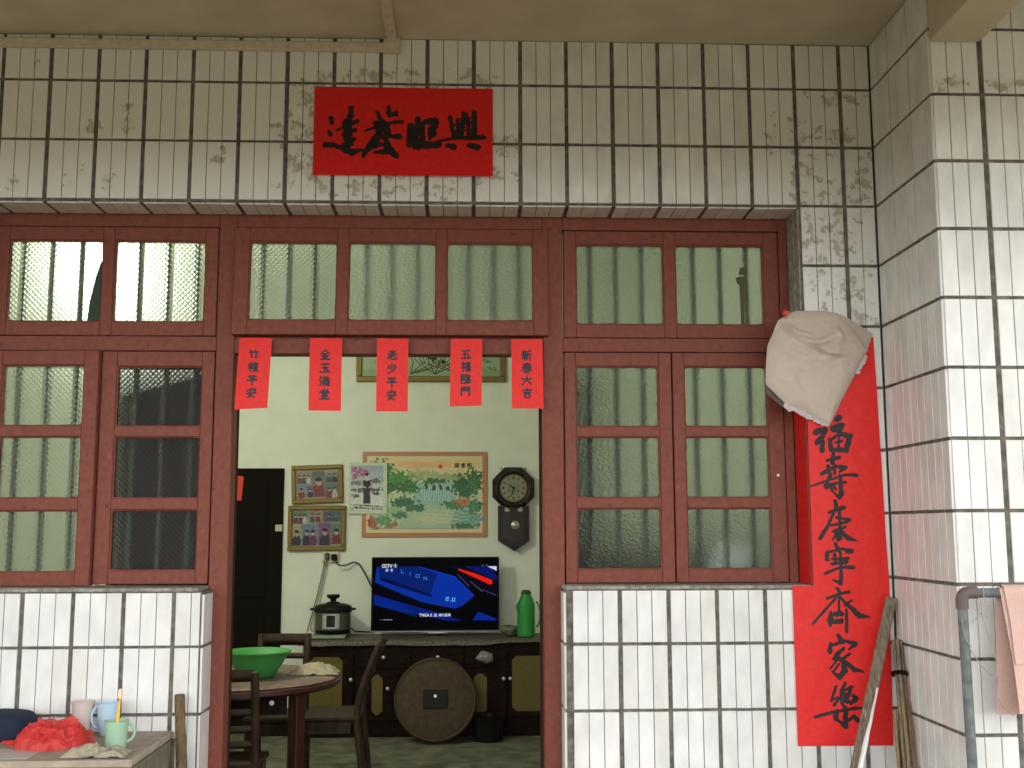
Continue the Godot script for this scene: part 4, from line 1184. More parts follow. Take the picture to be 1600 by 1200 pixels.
func build_papers() -> void:
	# hanging couplet: the part above the sill is tucked round the corner into the reveal
	var pm := print_mat(couplet_paper(), 0.55)
	var o := Vector2(3.14, 2.36)
	var s := Vector2(0.40, 1.70)
	var b := MB.new()
	wavy(3.234, 3.516, 1.2745, 2.262, 0.003, 0.0055, 0.0, o, s, b, 3.533)
	wavy(3.149, 3.533, 0.668, 1.2745, 0.003, 0.0055, 0.0, o, s, b, 3.521)
	var n0 := b.t.size()
	b.sheet(4, 24, func(u: float, v: float) -> Vector3:
		return Vector3(3.2345 - 0.0045 * minf(1.0, u * 4.0), lerpf(2.25, 1.28, v), 0.004 - 0.162 * u + 0.002 * nz.get_noise_2d(u * 30.0, v * 300.0)), Vector3.LEFT)
	for i in range(n0, b.t.size()):
		b.t[i] = Vector2(0.02, (o.y - b.v[i].y) / s.y)
	single("red_couplet", b, pm, "long red paper couplet with black brush characters pasted beside the right window", "couplet", "red New Year papers")
	var bm := print_mat(banner_paper(), 0.32)
	single("red_banner", wavy(1.254, 1.980, 2.912, 3.287, 0.002, 0.006, 50.0, Vector2(1.254, 3.287), Vector2(0.726, 0.375), MB.new(), 0.0, 0.016), bm, "wide red paper banner with four black characters pasted above the doorway", "banner", "red New Year papers")
	var texts := [["zhu", "bao", "ping", "an"], ["jin", "yu", "man", "tang"], ["lao", "shao", "ping", "an"], ["wu", "fu", "lin", "men"], ["xin", "chun", "da", "ji"]]
	var spots := [[0.953, 1.084, 1.979, -0.9], [1.238, 1.368, 1.972, 0.1], [1.510, 1.638, 1.970, 0.0], [1.811, 1.940, 1.992, -0.3], [2.058, 2.187, 1.982, 0.2]]
	var where := ["first from the left, beside the left post", "second from the left", "in the middle of the doorway", "second from the right", "first from the right, beside the right post"]
	for k in 5:
		var e: Array = spots[k]
		var c := Vector3((e[0] + e[1]) / 2, 2.270, -0.128)
		var m := MB.new()
		m.sheet(4, 16, func(u: float, v: float) -> Vector3:
			var y := lerpf(2.270, e[2], v)
			var x := lerpf(e[0], e[1], u) + (e[3] as float) * 0.010 * v
			return Vector3(x, y + (e[3] as float) * 0.008 * (0.5 - u) * v, -0.128 + 0.012 * v + 0.006 * sin(v * 2.6 + k) * v + 0.003 * sin(u * 4.0 + k)), Vector3.BACK)
		single("hanging_red_paper", m, print_mat(strip_paper(texts[k]), 0.6), "small red paper hanging under the transom, " + where[k], "paper strip", "five red papers hanging over the doorway")

	# the pale sack hung over the head of the couplet
	var sack := thing("cloth_sack", "pale beige woven sack hung over the top of the red couplet", "sack", Vector3(3.3, 1.9, 0.02))
	var edge := [Vector2(3.165, 2.351), Vector2(3.20, 2.364), Vector2(3.317, 2.366), Vector2(3.375, 2.352), Vector2(3.425, 2.298), Vector2(3.487, 2.208), Vector2(3.43, 2.105), Vector2(3.37, 2.00), Vector2(3.319, 1.903), Vector2(3.235, 1.945), Vector2(3.147, 1.985), Vector2(3.067, 2.066), Vector2(3.070, 2.14), Vector2(3.079, 2.22), Vector2(3.122, 2.322)]
	var mid := Vector2(3.27, 2.16)
	var creases := [[Vector2(3.13, 2.29), Vector2(3.22, 2.20), 0.018, 0.012], [Vector2(3.15, 2.34), Vector2(3.145, 2.28), 0.010, 0.010], [Vector2(3.16, 2.26), Vector2(3.34, 2.255), 0.014, 0.010], [Vector2(3.20, 2.10), Vector2(3.30, 1.95), 0.02, 0.006]]
	var face := MB.new()
	face.sheet(108, 34, func(u: float, v: float) -> Vector3:
		var f := fposmod(u, 1.0) * edge.size()
		var i := int(f) % edge.size()
		var e: Vector2 = edge[i].lerp(edge[(i + 1) % edge.size()], f - int(f))
		var p := mid.lerp(e, v)
		var z := 0.018 + 0.020 * (1.0 - pow(v, 9.0)) + 0.030 * (1.0 - v)
		# the mouth of the sack folds over in a lip that droops to the right of the tie
		var lip := (p - Vector2(3.165, 2.262)).dot(Vector2(0.09, -0.03).orthogonal().normalized() * -1.0) + 0.030 * sin(clampf((p.x - 3.165) / 0.25, 0.0, 1.0) * PI)
		var near := smoothstep(3.13, 3.19, p.x) * (1.0 - smoothstep(3.33, 3.43, p.x))
		z += 0.026 * near * (exp(-lip / 0.05) if lip > 0.0 else exp(lip / 0.006))
		for c in creases:
			var a: Vector2 = c[0]
			var d: Vector2 = c[1] - a
			var s2 := clampf((p - a).dot(d) / d.length_squared(), 0.0, 1.0)
			var dist := (a + d * s2 + Vector2(0, -0.03 * sin(s2 * PI)) - p).length()
			z -= 2.3 * c[3] * exp(-dist * dist / (c[2] * c[2])) * sin(PI * clampf(0.15 + s2 * 0.85, 0, 1)) - 1.0 * c[3] * exp(-pow(dist - c[2] * 1.8, 2.0) / (c[2] * c[2]))
		z += 0.005 * (1.0 - 2.2 * absf(nz.get_noise_2d(p.x * 200.0 + p.y * 120.0, p.y * 260.0))) * minf(1.0, 3.0 * (1.0 - v)) + 0.003 * nz.get_noise_2d(p.x * 1500.0, p.y * 1500.0)
		return Vector3(p.x, p.y, maxf(z, 0.012)), Vector3.BACK)
	var weave := noise_tex(0.25, 0.86, 1.0, 61, 256, 2)
	part(sack, "front", face, mat(L(0.66, 0.555, 0.475), 0.85, 0.0, weave, Vector3.ONE * 7.0, weave, 0.04))
	part(sack, "back_fold", MB.new().sheet(10, 6, func(u: float, v: float) -> Vector3:
		var a := Vector2(3.36, 2.36).lerp(Vector2(3.514, 2.276), u)
		var c := Vector2(3.34, 2.25).lerp(Vector2(3.480, 2.195), u)
		var p := a.lerp(c, v)
		return Vector3(p.x, p.y, 0.016 + 0.012 * sin(u * 5.0) * (1.0 - v)), Vector3.BACK), mat(L(0.46, 0.40, 0.34), 0.85))
	part(sack, "back_layer", MB.new().sheet(10, 3, func(u: float, v: float) -> Vector3:
		var a := Vector2(3.066, 2.07).lerp(Vector2(3.16, 1.97), u)
		var c := Vector2(3.070, 2.03).lerp(Vector2(3.16, 1.955), u)
		var p := a.lerp(c, v)
		return Vector3(p.x, p.y, 0.010 + 0.004 * sin(u * 9.0)), Vector3.BACK), mat(L(0.12, 0.09, 0.075), 0.85))
	for q in [[Vector2(3.142, 1.995), Vector2(3.320, 1.912), 26, Vector2(-0.010, -0.020)], [Vector2(3.425, 2.112), Vector2(3.470, 2.186), 10, Vector2(0.016, -0.006)]]:
		var n: int = q[2]
		part(sack, "frayed_hem", MB.new().sheet(n, 3, func(u: float, v: float) -> Vector3:
			var p: Vector2 = (q[0] as Vector2).lerp(q[1], u) + (q[3] as Vector2) * v * (1.0 + 0.5 * nz.get_noise_2d(u * 600.0, 3.0))
			return Vector3(p.x, p.y, 0.022 + 0.004 * sin(u * n * 1.3) * v), Vector3.BACK), mat(L(0.52, 0.46, 0.47), 0.7))
	part(sack, "red_tie", crumple(Vector3(3.158, 2.352, 0.022), Vector3(0.016, 0.012, 0.012), 0.6, 5.0, 14), mat(L(0.62, 0.08, 0.05), 0.5))



# ---------------------------------------------------------------- inside the room
func build_room_things() -> void:
	# bare bulb high up behind the left transom
	var lp := Vector3(-0.06, 2.83, -1.5)
	var lamp := thing("pendant_lamp", "lit bulb hanging on a cord high up behind the left transom", "lamp", lp)
	part(lamp, "cord", MB.new().tube([lp + Vector3(0, 0.12, 0), Vector3(lp.x, 3.419, lp.z)], 0.004, 6), K.black)
	part(lamp, "socket", MB.new().lathe([Vector2(0, 0.13), Vector2(0.018, 0.13), Vector2(0.022, 0.07), Vector2(0.0, 0.07)], 16, Transform3D(Basis(), lp)), K.white)
	var glow := StandardMaterial3D.new()
	glow.albedo_color = L(0.8, 0.8, 0.75)
	glow.emission_enabled = true
	glow.emission = Color(0.97, 1.0, 0.88)
	glow.emission_energy_multiplier = 30.0
	part(lamp, "bulb", MB.new().lathe([Vector2(0.001, -0.055), Vector2(0.03, -0.048), Vector2(0.052, -0.02), Vector2(0.056, 0.005), Vector2(0.045, 0.035), Vector2(0.024, 0.06), Vector2(0.02, 0.069)], 24, Transform3D(Basis(), lp)), glow)
	var om := OmniLight3D.new()
	om.name = "bulb_light"
	om.light_color = Color(0.98, 1.0, 0.91)
	om.light_energy = 2.9
	om.light_size = 0.05
	om.omni_range = 12.0
	om.omni_attenuation = 2.0
	om.shadow_enabled = true
	lamp.add_child(om)

	# dark inner door
	var dr := thing("inner_door", "dark brown inner door in the back wall left of the photo frames", "door", Vector3(0.03, 0.012, -4.29))
	var leaf := MB.new().span(Vector3(-0.40, 0.013, -4.298), Vector3(0.455, 1.965, -4.275), 0.004)
	var dm := mat(L(0.010, 0.008, 0.006), 0.8)
	dm.metallic_specular = 0.12
	part(dr, "leaf", leaf, dm)
	for y in [[0.12, 0.85], [0.98, 1.84]]:
		part(dr, "panel", MB.new().span(Vector3(-0.28, y[0], -4.2745), Vector3(0.335, y[1], -4.268), 0.005), dm)
	part(dr, "latch", MB.new().span(Vector3(0.400, 1.480, -4.2745), Vector3(0.4545, 1.532, -4.262), 0.003), mat(L(0.42, 0.40, 0.30), 0.5))
	single("red_paper", MB.new().slab([Vector2(0.088, 1.72), Vector2(0.137, 1.715), Vector2(0.150, 1.90), Vector2(0.096, 1.91)], -4.2675, -4.2655), mat(L(0.55, 0.045, 0.03), 0.6), "narrow red paper stuck on the dark inner door", "paper strip")

	picture("picture", "wide gilt framed flower picture high on the back wall behind the red papers", "picture", 1.000, 2.643, 2.174, 3.08, 0.045, flower_print())
	picture("picture", "gilt frame of family snapshots, the upper and slightly tilted of two", "photo frame", 0.515, 1.695, 0.910, 1.990, 0.034, snapshots(3, [[0, 10, 90, 70, 3], [92, 10, 70, 150, 1], [164, 4, 76, 74, 2], [0, 84, 60, 80, 1], [60, 90, 40, 70, 1], [164, 82, 76, 84, 2]]), 0.035)
	picture("picture", "larger gilt frame of family snapshots hanging under the tilted one", "photo frame", 0.494, 1.332, 0.937, 1.678, 0.034, snapshots(8, [[0, 4, 74, 60, 4], [76, 0, 70, 58, 2], [150, 6, 88, 50, 2], [0, 70, 44, 96, 1], [46, 66, 80, 100, 2], [128, 60, 62, 106, 1], [192, 64, 48, 96, 1]]), 0.003)
	var ls := Vector3(1.543, 1.763, -4.294)
	single("landscape_scroll", MB.new().slab([Vector2(-0.484, -0.330), Vector2(0.484, -0.328), Vector2(0.484, 0.331), Vector2(-0.484, 0.331)], 0.0, 0.006, Transform3D(Basis(), ls)), print_mat(landscape_print(), 0.5), "printed landscape scroll with waterfall, pines and red sun above the television", "scroll")
	single("portrait_print", MB.new().slab([Vector2(-0.147, -0.198), Vector2(0.147, -0.198), Vector2(0.147, 0.198), Vector2(-0.147, 0.198)], 0.0, 0.008, Transform3D(Basis(Vector3.BACK, 0.01), Vector3(1.105, 1.811, -4.286))), print_mat(portrait_print(), 0.25), "grey portrait print of a standing woman overlapping the landscape scroll", "photograph")
	wall_clock(Vector3(2.232, 1.808, -4.298))

	# socket and cords
	var so := thing("wall_socket", "cream wall socket with plugs under the lower photo frame", "socket", Vector3(0.825, 1.285, -4.3))
	part(so, "plate", MB.new().span(Vector3(0.765, 1.240, -4.299), Vector3(0.890, 1.326, -4.280), 0.004), mat(L(0.55, 0.53, 0.40), 0.5))
	part(so, "plug", MB.new().box(Vector3(0.855, 1.282, -4.262), Vector3(0.045, 0.05, 0.034), Basis(), 0.008), K.black)
	part(so, "plug", MB.new().box(Vector3(0.800, 1.290, -4.264), Vector3(0.035, 0.055, 0.030), Basis(), 0.008), mat(L(0.10, 0.085, 0.05), 0.5))
	part(so, "plug", MB.new().box(Vector3(0.782, 1.252, -4.266), Vector3(0.03, 0.03, 0.026), Basis(), 0.006), mat(L(0.32, 0.30, 0.20), 0.5))
	single("power_cord", cord([[0.862, 1.265, -4.25], [0.895, 1.222, -4.235], [0.945, 1.222, -4.24], [1.01, 1.248, -4.27], [1.05, 1.228, -4.27], [1.10, 1.15, -4.24], [1.15, 1.06, -4.2], [1.20, 0.98, -4.18]], 0.006), mat(L(0.03, 0.03, 0.025), 0.5), "dark power cord drooping from the socket to the back of the television", "cord")
	single("power_cord", cord([[0.785, 1.250, -4.26], [0.760, 1.12, -4.262], [0.735, 1.0, -4.25], [0.700, 0.86, -4.24], [0.672, 0.74, -4.22], [0.68, 0.713, -4.15], [0.74, 0.735, -4.1]], 0.0055), mat(L(0.16, 0.145, 0.09), 0.5), "grey cord hanging from the socket down to the sideboard beside the cooker", "cord")
	single("power_cord", cord([[0.798, 1.262, -4.266], [0.775, 1.12, -4.266], [0.748, 1.0, -4.262], [0.715, 0.87, -4.26], [0.69, 0.76, -4.25], [0.70, 0.713, -4.23]], 0.004), mat(L(0.22, 0.20, 0.13), 0.5), "thinner pale cord hanging beside the grey one below the socket", "cord")
	single("power_cord", cord([[1.01, 0.76, -4.12], [1.03, 0.735, -4.16], [1.06, 0.728, -4.22], [1.10, 0.722, -4.25], [1.18, 0.722, -4.24]], 0.005), K.black, "black cord lying between cooker and television on the sideboard", "cord")

	sideboard()
	# television
	var tv := thing("television", "flat television showing a blue car advertisement on the sideboard", "television", Vector3(1.636, 0.722, -4.12))
	part(tv, "casing", MB.new().span(Vector3(1.155, 0.738, -4.165), Vector3(2.117, 1.285, -4.121), 0.005), K.black)
	part(tv, "bottom_trim", MB.new().span(Vector3(1.156, 0.731, -4.150), Vector3(2.116, 0.7375, -4.119), 0.002), K.silver)
	var sc := StandardMaterial3D.new()
	sc.albedo_color = Color(0.01, 0.01, 0.012)
	sc.roughness = 0.35
	sc.metallic_specular = 0.12
	sc.emission_enabled = true
	sc.emission = Color(0, 0, 0)
	sc.emission_texture = ImageTexture.create_from_image(screen_picture())
	sc.emission_energy_multiplier = 0.8
	sc.texture_repeat = false
	part(tv, "screen", MB.new().slab([Vector2(1.165, 0.748), Vector2(2.107, 0.748), Vector2(2.107, 1.277), Vector2(1.165, 1.277)], -4.1207, -4.1195), sc)
	part(tv, "stand", MB.new().slab([Vector2(1.600, 0.7215), Vector2(1.690, 0.7215), Vector2(1.725, 0.7305), Vector2(1.565, 0.7305)], -4.20, -4.09), K.silver)
	# pressure cooker on its pale stand
	var cb := Vector3(0.880, 0.7305, -4.05)
	single("cooker_stand", MB.new().span(Vector3(0.690, 0.708, -4.25), Vector3(0.992, 0.730, -3.875), 0.004), mat(L(0.22, 0.26, 0.19), 0.5), "pale green board under the pressure cooker on the left end of the sideboard", "board")
	var pc := thing("pressure_cooker", "round electric pressure cooker with dark lid on the left end of the sideboard", "cooker", cb)
	var tc := Transform3D(Basis(), cb)
	part(pc, "base", MB.new().lathe([Vector2(0.115, 0.0), Vector2(0.125, 0.006), Vector2(0.130, 0.028), Vector2(0.134, 0.032)], 40, tc), K.black)
	part(pc, "body", MB.new().lathe([Vector2(0.131, 0.03), Vector2(0.133, 0.034), Vector2(0.133, 0.155), Vector2(0.135, 0.160)], 48, tc), mat(L(0.17, 0.16, 0.11), 0.35, 0.6))
	part(pc, "lid", MB.new().lathe([Vector2(0.138, 0.158), Vector2(0.141, 0.165), Vector2(0.139, 0.185), Vector2(0.132, 0.203), Vector2(0.10, 0.215), Vector2(0.05, 0.222), Vector2(0.045, 0.230), Vector2(0.0, 0.233)], 48, tc), K.black)
	part(pc, "lid_handle", MB.new().lathe([Vector2(0.020, 0.23), Vector2(0.024, 0.252), Vector2(0.045, 0.262), Vector2(0.050, 0.272), Vector2(0.046, 0.284), Vector2(0.0, 0.288)], 32, tc), K.black)
	for sgn in [-1, 1]:
		part(pc, "side_handle", MB.new().box(cb + Vector3(sgn * 0.150, 0.178, 0), Vector3(0.038, 0.014, 0.07), Basis(), 0.005), K.black)
	part(pc, "panel_frame", MB.new().sheet(8, 2, func(u: float, v: float) -> Vector3:
		var a := (u - 0.5) * 0.95
		return cb + Vector3(sin(a) * 0.1355, 0.045 + 0.105 * v, cos(a) * 0.1355), Vector3.BACK), K.silver)
	part(pc, "display", MB.new().sheet(8, 2, func(u: float, v: float) -> Vector3:
		var a := (u - 0.5) * 0.46
		return cb + Vector3(sin(a) * 0.1375, 0.055 + 0.085 * v, cos(a) * 0.1375), Vector3.BACK), mat(L(0.015, 0.017, 0.016), 0.2))
	part(pc, "button", MB.new().box(cb + Vector3(-0.043, 0.128, 0.1285), Vector3(0.009, 0.009, 0.004), Basis(), 0.001), K.white)
	single("bottle_cap", MB.new().lathe([Vector2(0.03, 0), Vector2(0.03, 0.012), Vector2(0.02, 0.016), Vector2(0.0, 0.017)], 20, Transform3D(Basis(), Vector3(0.725, 0.7305, -4.0))), K.white, "small white plastic cap lying left of the pressure cooker", "cap")
	# flask
	var th := Vector3(2.314, 0.708, -4.0)
	var tt := Transform3D(Basis(), th)
	var f := thing("vacuum_flask", "green vacuum flask at the right end of the sideboard", "flask", th)
	var green := mat(L(0.025, 0.22, 0.04), 0.4)
	part(f, "body", MB.new().lathe([Vector2(0.066, 0.0), Vector2(0.068, 0.01), Vector2(0.066, 0.03), Vector2(0.066, 0.205), Vector2(0.063, 0.235), Vector2(0.050, 0.270), Vector2(0.040, 0.290), Vector2(0.037, 0.305)], 40, tt), green)
	part(f, "stopper", MB.new().lathe([Vector2(0.036, 0.30), Vector2(0.038, 0.318), Vector2(0.026, 0.335), Vector2(0.0, 0.338)], 24, tt), mat(L(0.03, 0.06, 0.02), 0.5))
	var hp := []
	for k in 13:
		var a := lerpf(-1.2, 1.25, k / 12.0)
		hp.append(th + Vector3(0.060 + 0.045 * cos(a), 0.155 + 0.10 * sin(a), 0.0))
	part(f, "handle", MB.new().tube(hp, 0.007, 8), green)
	var bp := []
	for k in 11:
		var a := PI * k / 10.0
		bp.append(th + Vector3(-0.045 - 0.030 * sin(a), 0.262 - 0.10 * (k / 10.0), 0.035))
	part(f, "bail", MB.new().tube(bp, 0.005, 6), green)
	single("plastic_bag", crumple(Vector3(2.19, 0.742, -4.05), Vector3(0.07, 0.035, 0.06), 0.5, 17.0), mat(L(0.10, 0.11, 0.07), 0.6), "small dark crumpled bag lying between television and green flask", "bag")

	# woven tray leaning on the sideboard
	var tray := canvas(256, 256, Color(0.25, 0.17, 0.08))
	for y in 256:
		for x in 256:
			var d := Vector2(x - 128, y - 128)
			var k := 0.5 + 0.5 * sin(d.length() * 0.9 + 1.2 * sin(d.angle() * 40.0))
			tray.set_pixel(x, y, Color(0.19, 0.14, 0.08).lerp(Color(0.27, 0.20, 0.115), k) * (1.0 + 0.25 * nz.get_noise_2d(x * 2.0, y * 2.0)))
	var tx := Transform3D(Basis(Vector3.RIGHT, PI / 2 - 0.26), Vector3(1.655, 0.305, -3.66))
	var tr := thing("woven_tray", "large round woven bamboo tray leaning against the sideboard under the television", "tray", Vector3(1.655, 0.012, -3.6))
	part(tr, "weave", MB.new().lathe([Vector2(0.270, 0.012), Vector2(0.22, 0.028), Vector2(0.12, 0.034), Vector2(0.0, 0.036)], 48, tx), print_mat(tray, 0.8))
	part(tr, "rim", MB.new().lathe([Vector2(0.268, 0.016), Vector2(0.280, 0.020), Vector2(0.291, 0.010), Vector2(0.291, -0.015), Vector2(0.280, -0.024), Vector2(0.268, -0.018)], 48, tx), mat(L(0.05, 0.032, 0.015), 0.7))
	var ctr := tx * Vector3(0.0, 0.042, 0.0)
	part(tr, "patch", MB.new().box(ctr, Vector3(0.17, 0.010, 0.125), tx.basis, 0.002), K.black)
	part(tr, "stud", MB.new().lathe([Vector2(0.012, 0.0), Vector2(0.010, 0.006), Vector2(0.0, 0.008)], 12, tx * Transform3D(Basis(), Vector3(0.0, 0.047, -0.02))), K.steel)
	var tub := thing("dark_tub", "low dark tub on the floor right of the woven tray", "tub", Vector3(2.03, 0.012, -3.72))
	part(tub, "wall", MB.new().lathe([Vector2(0.10, 0.0), Vector2(0.125, 0.17), Vector2(0.133, 0.178), Vector2(0.118, 0.172), Vector2(0.095, 0.02)], 28, Transform3D(Basis(), Vector3(2.03, 0.012, -3.72))), K.black)
	single("plastic_bag", crumple(Vector3(2.005, 0.572, -3.835), Vector3(0.055, 0.034, 0.026), 0.55, 3.0), mat(L(0.20, 0.17, 0.155), 0.5), "whitish plastic bag bunched on a drawer knob of the sideboard", "bag")

	# round table
	var tp := Vector3(0.70, 0.012, -1.55)
	var tb := thing("round_table", "round wooden table with a pinkish top just inside the doorway", "table", tp)
	var tt2 := Transform3D(Basis(), Vector3(0.70, 0, -1.55))
	part(tb, "top", MB.new().lathe([Vector2(0.0, 0.700), Vector2(0.50, 0.700), Vector2(0.52, 0.712), Vector2(0.52, 0.738), Vector2(0.515, 0.744)], 64, tt2), K.legwood)
	part(tb, "cover", MB.new().sheet(96, 6, func(u: float, v: float) -> Vector3:
		var a := TAU * u
		var r := 0.523 * minf(1.0, v * 1.12)
		var drop := maxf(0.0, v * 6.0 - 5.0) * (0.016 + 0.007 * nz.get_noise_2d(cos(a) * 120.0, sin(a) * 120.0))
		return Vector3(0.70 + r * cos(a) * (1.0 + 0.004 * sin(a * 17.0) * drop * 60.0), 0.750 - drop, -1.55 + r * sin(a)), Vector3.UP), mat(L(0.30, 0.19, 0.165), 0.35, 0.0, noise_tex(0.02, 0.6, 1.0, 71, 256, 4), Vector3.ONE * 3.0))
	for a in 4:
		var an := PI / 4 + a * PI / 2 - 0.16
		var lx := Vector3(0.70 + 0.42 * cos(an), 0.356, -1.55 + 0.42 * sin(an))
		part(tb, "leg", MB.new().box(lx, Vector3(0.06, 0.69, 0.06), Basis(Vector3.UP, -an), 0.004), K.legwood)
		var bn := an + PI / 4
		part(tb, "apron", MB.new().box(Vector3(0.70 + 0.283 * cos(bn), 0.645, -1.55 + 0.283 * sin(bn)), Vector3(0.024, 0.105, 0.50), Basis(Vector3.UP, -bn), 0.003), K.darkwood)
	part(tb, "shelf", MB.new().box(Vector3(0.70, 0.22, -1.55), Vector3(0.50, 0.02, 0.50), Basis(Vector3.UP, 0.16), 0.003), K.darkwood)
	part(tb, "knob", MB.new().lathe([Vector2(0.010, 0.0), Vector2(0.012, 0.012), Vector2(0.0, 0.016)], 12, Transform3D(Basis(Vector3.RIGHT, PI / 2), Vector3(0.93, 0.66, -1.24))), K.white)
	# bowl
	var bw := Vector3(0.805, 0.751, -1.50)
	var gm := mat(L(0.06, 0.27, 0.065), 0.5)
	gm.backlight_enabled = true
	gm.backlight = Color(0.25, 0.45, 0.25)
	single("green_bowl", MB.new().lathe([Vector2(0.0, 0.004), Vector2(0.085, 0.002), Vector2(0.092, 0.006), Vector2(0.115, 0.045), Vector2(0.140, 0.085), Vector2(0.162, 0.120), Vector2(0.172, 0.124), Vector2(0.172, 0.130), Vector2(0.160, 0.128), Vector2(0.136, 0.088), Vector2(0.108, 0.045), Vector2(0.084, 0.010), Vector2(0.0, 0.009)], 56, Transform3D(Basis(), bw)), gm, "bright green plastic bowl on the round table", "bowl")
	single("dish_cloth", rag(Vector3(1.085, 0.7515, -1.62), 0.125, 0.10, 0.055, 11.0), mat(L(0.34, 0.29, 0.20), 0.9), "crumpled beige cloth on the round table right of the green bowl", "cloth")

	chair("slatted wooden chair at the left of the doorway with its back to the viewer", Vector3(0.715, 0.44, -1.06), PI, 0.43, 0.28, 0.85, [[0.835, 0.055], [0.735, 0.03], [0.665, 0.034], [0.59, 0.034], [0.52, 0.032]], 0.06, K.chairwood)
	chair("wooden chair in the middle of the room turned towards the round table", Vector3(1.07, 0.43, -2.42), -PI / 2, 0.40, 0.38, 0.83, [[0.80, 0.06], [0.66, 0.03], [0.55, 0.03]], 0.13, K.chairwood)
	chair("wooden chair behind the round table, only the top of its back in view", Vector3(0.775, 0.44, -2.30), 0.0, 0.32, 0.38, 0.87, [[0.835, 0.07], [0.74, 0.035]], 0.07, K.chairwood)

	# cabinet standing inside behind the right window
	var cab := thing("wooden_cabinet", "dark wooden cabinet inside the room, dim behind the lowest panes of the right window", "cabinet", Vector3(2.86, 0.012, -1.2))
	part(cab, "carcass", MB.new().span(Vector3(2.45, 0.013, -1.45), Vector3(3.28, 1.40, -0.98), 0.004), K.chairwood)
	part(cab, "top", MB.new().span(Vector3(2.43, 1.401, -1.47), Vector3(3.29, 1.43, -0.96), 0.004), K.darkwood)
	for x in [2.46, 2.87]:
		part(cab, "door", MB.new().span(Vector3(x, 0.08, -0.9795), Vector3(x + 0.40, 1.37, -0.965), 0.003), K.chairwood)
	# things on the inner sills
	single("plastic_bag", crumple(Vector3(3.00, 1.345, -0.305), Vector3(0.10, 0.068, 0.03), 0.6, 9.0), mat(L(0.68, 0.66, 0.64), 0.5), "white crumpled plastic bag behind the lowest right pane", "bag")
	single("blue_rag", crumple(Vector3(2.81, 1.315, -0.305), Vector3(0.045, 0.038, 0.025), 0.6, 29.0), mat(L(0.10, 0.18, 0.22), 0.7), "small bluish rag behind the lowest right pane", "rag")
	single("inner_sill", MB.new().span(Vector3(2.30, 1.255, -0.40), Vector3(3.20, 1.277, -0.263), 0.003), K.cement, "cement inner sill of the right window", "sill")


func cord(p: Array, r: float) -> MB:
	var c := Curve3D.new()
	for i in p.size():
		var q := Vector3(p[i][0], p[i][1], p[i][2])
		var a := Vector3(p[maxi(i - 1, 0)][0], p[maxi(i - 1, 0)][1], p[maxi(i - 1, 0)][2])
		var b := Vector3(p[mini(i + 1, p.size() - 1)][0], p[mini(i + 1, p.size() - 1)][1], p[mini(i + 1, p.size() - 1)][2])
		c.add_point(q, (a - b) / 6.0, (b - a) / 6.0)
	var pts := []
	var n := p.size() * 5
	for k in n + 1:
		pts.append(c.sample_baked(c.get_baked_length() * k / n))
	return MB.new().tube(pts, r, 8)


func rag(c: Vector3, rx: float, rz: float, h: float, sd: float) -> MB:
	return MB.new().sheet(40, 30, func(u: float, v: float) -> Vector3:
		var x := u * 2.0 - 1.0
		var z := v * 2.0 - 1.0
		var out := 1.0 + 0.22 * nz.get_noise_2d(atan2(z, x) * 60.0, sd * 9.0)
		var d := maxf(absf(x), absf(z))
		var ridge := 1.0 - absf(nz.get_noise_2d(x * 42.0 + sd * 13.0, z * 24.0)) * 2.4
		var y := h * maxf(0.0, (1.0 - d * d)) * (0.45 + 0.55 * ridge) + h * 0.30 * maxf(0.0, nz.get_noise_2d(x * 80.0, z * 60.0 + sd))
		return c + Vector3(x * rx * out, maxf(0.001, y), z * rz * out), Vector3.UP)


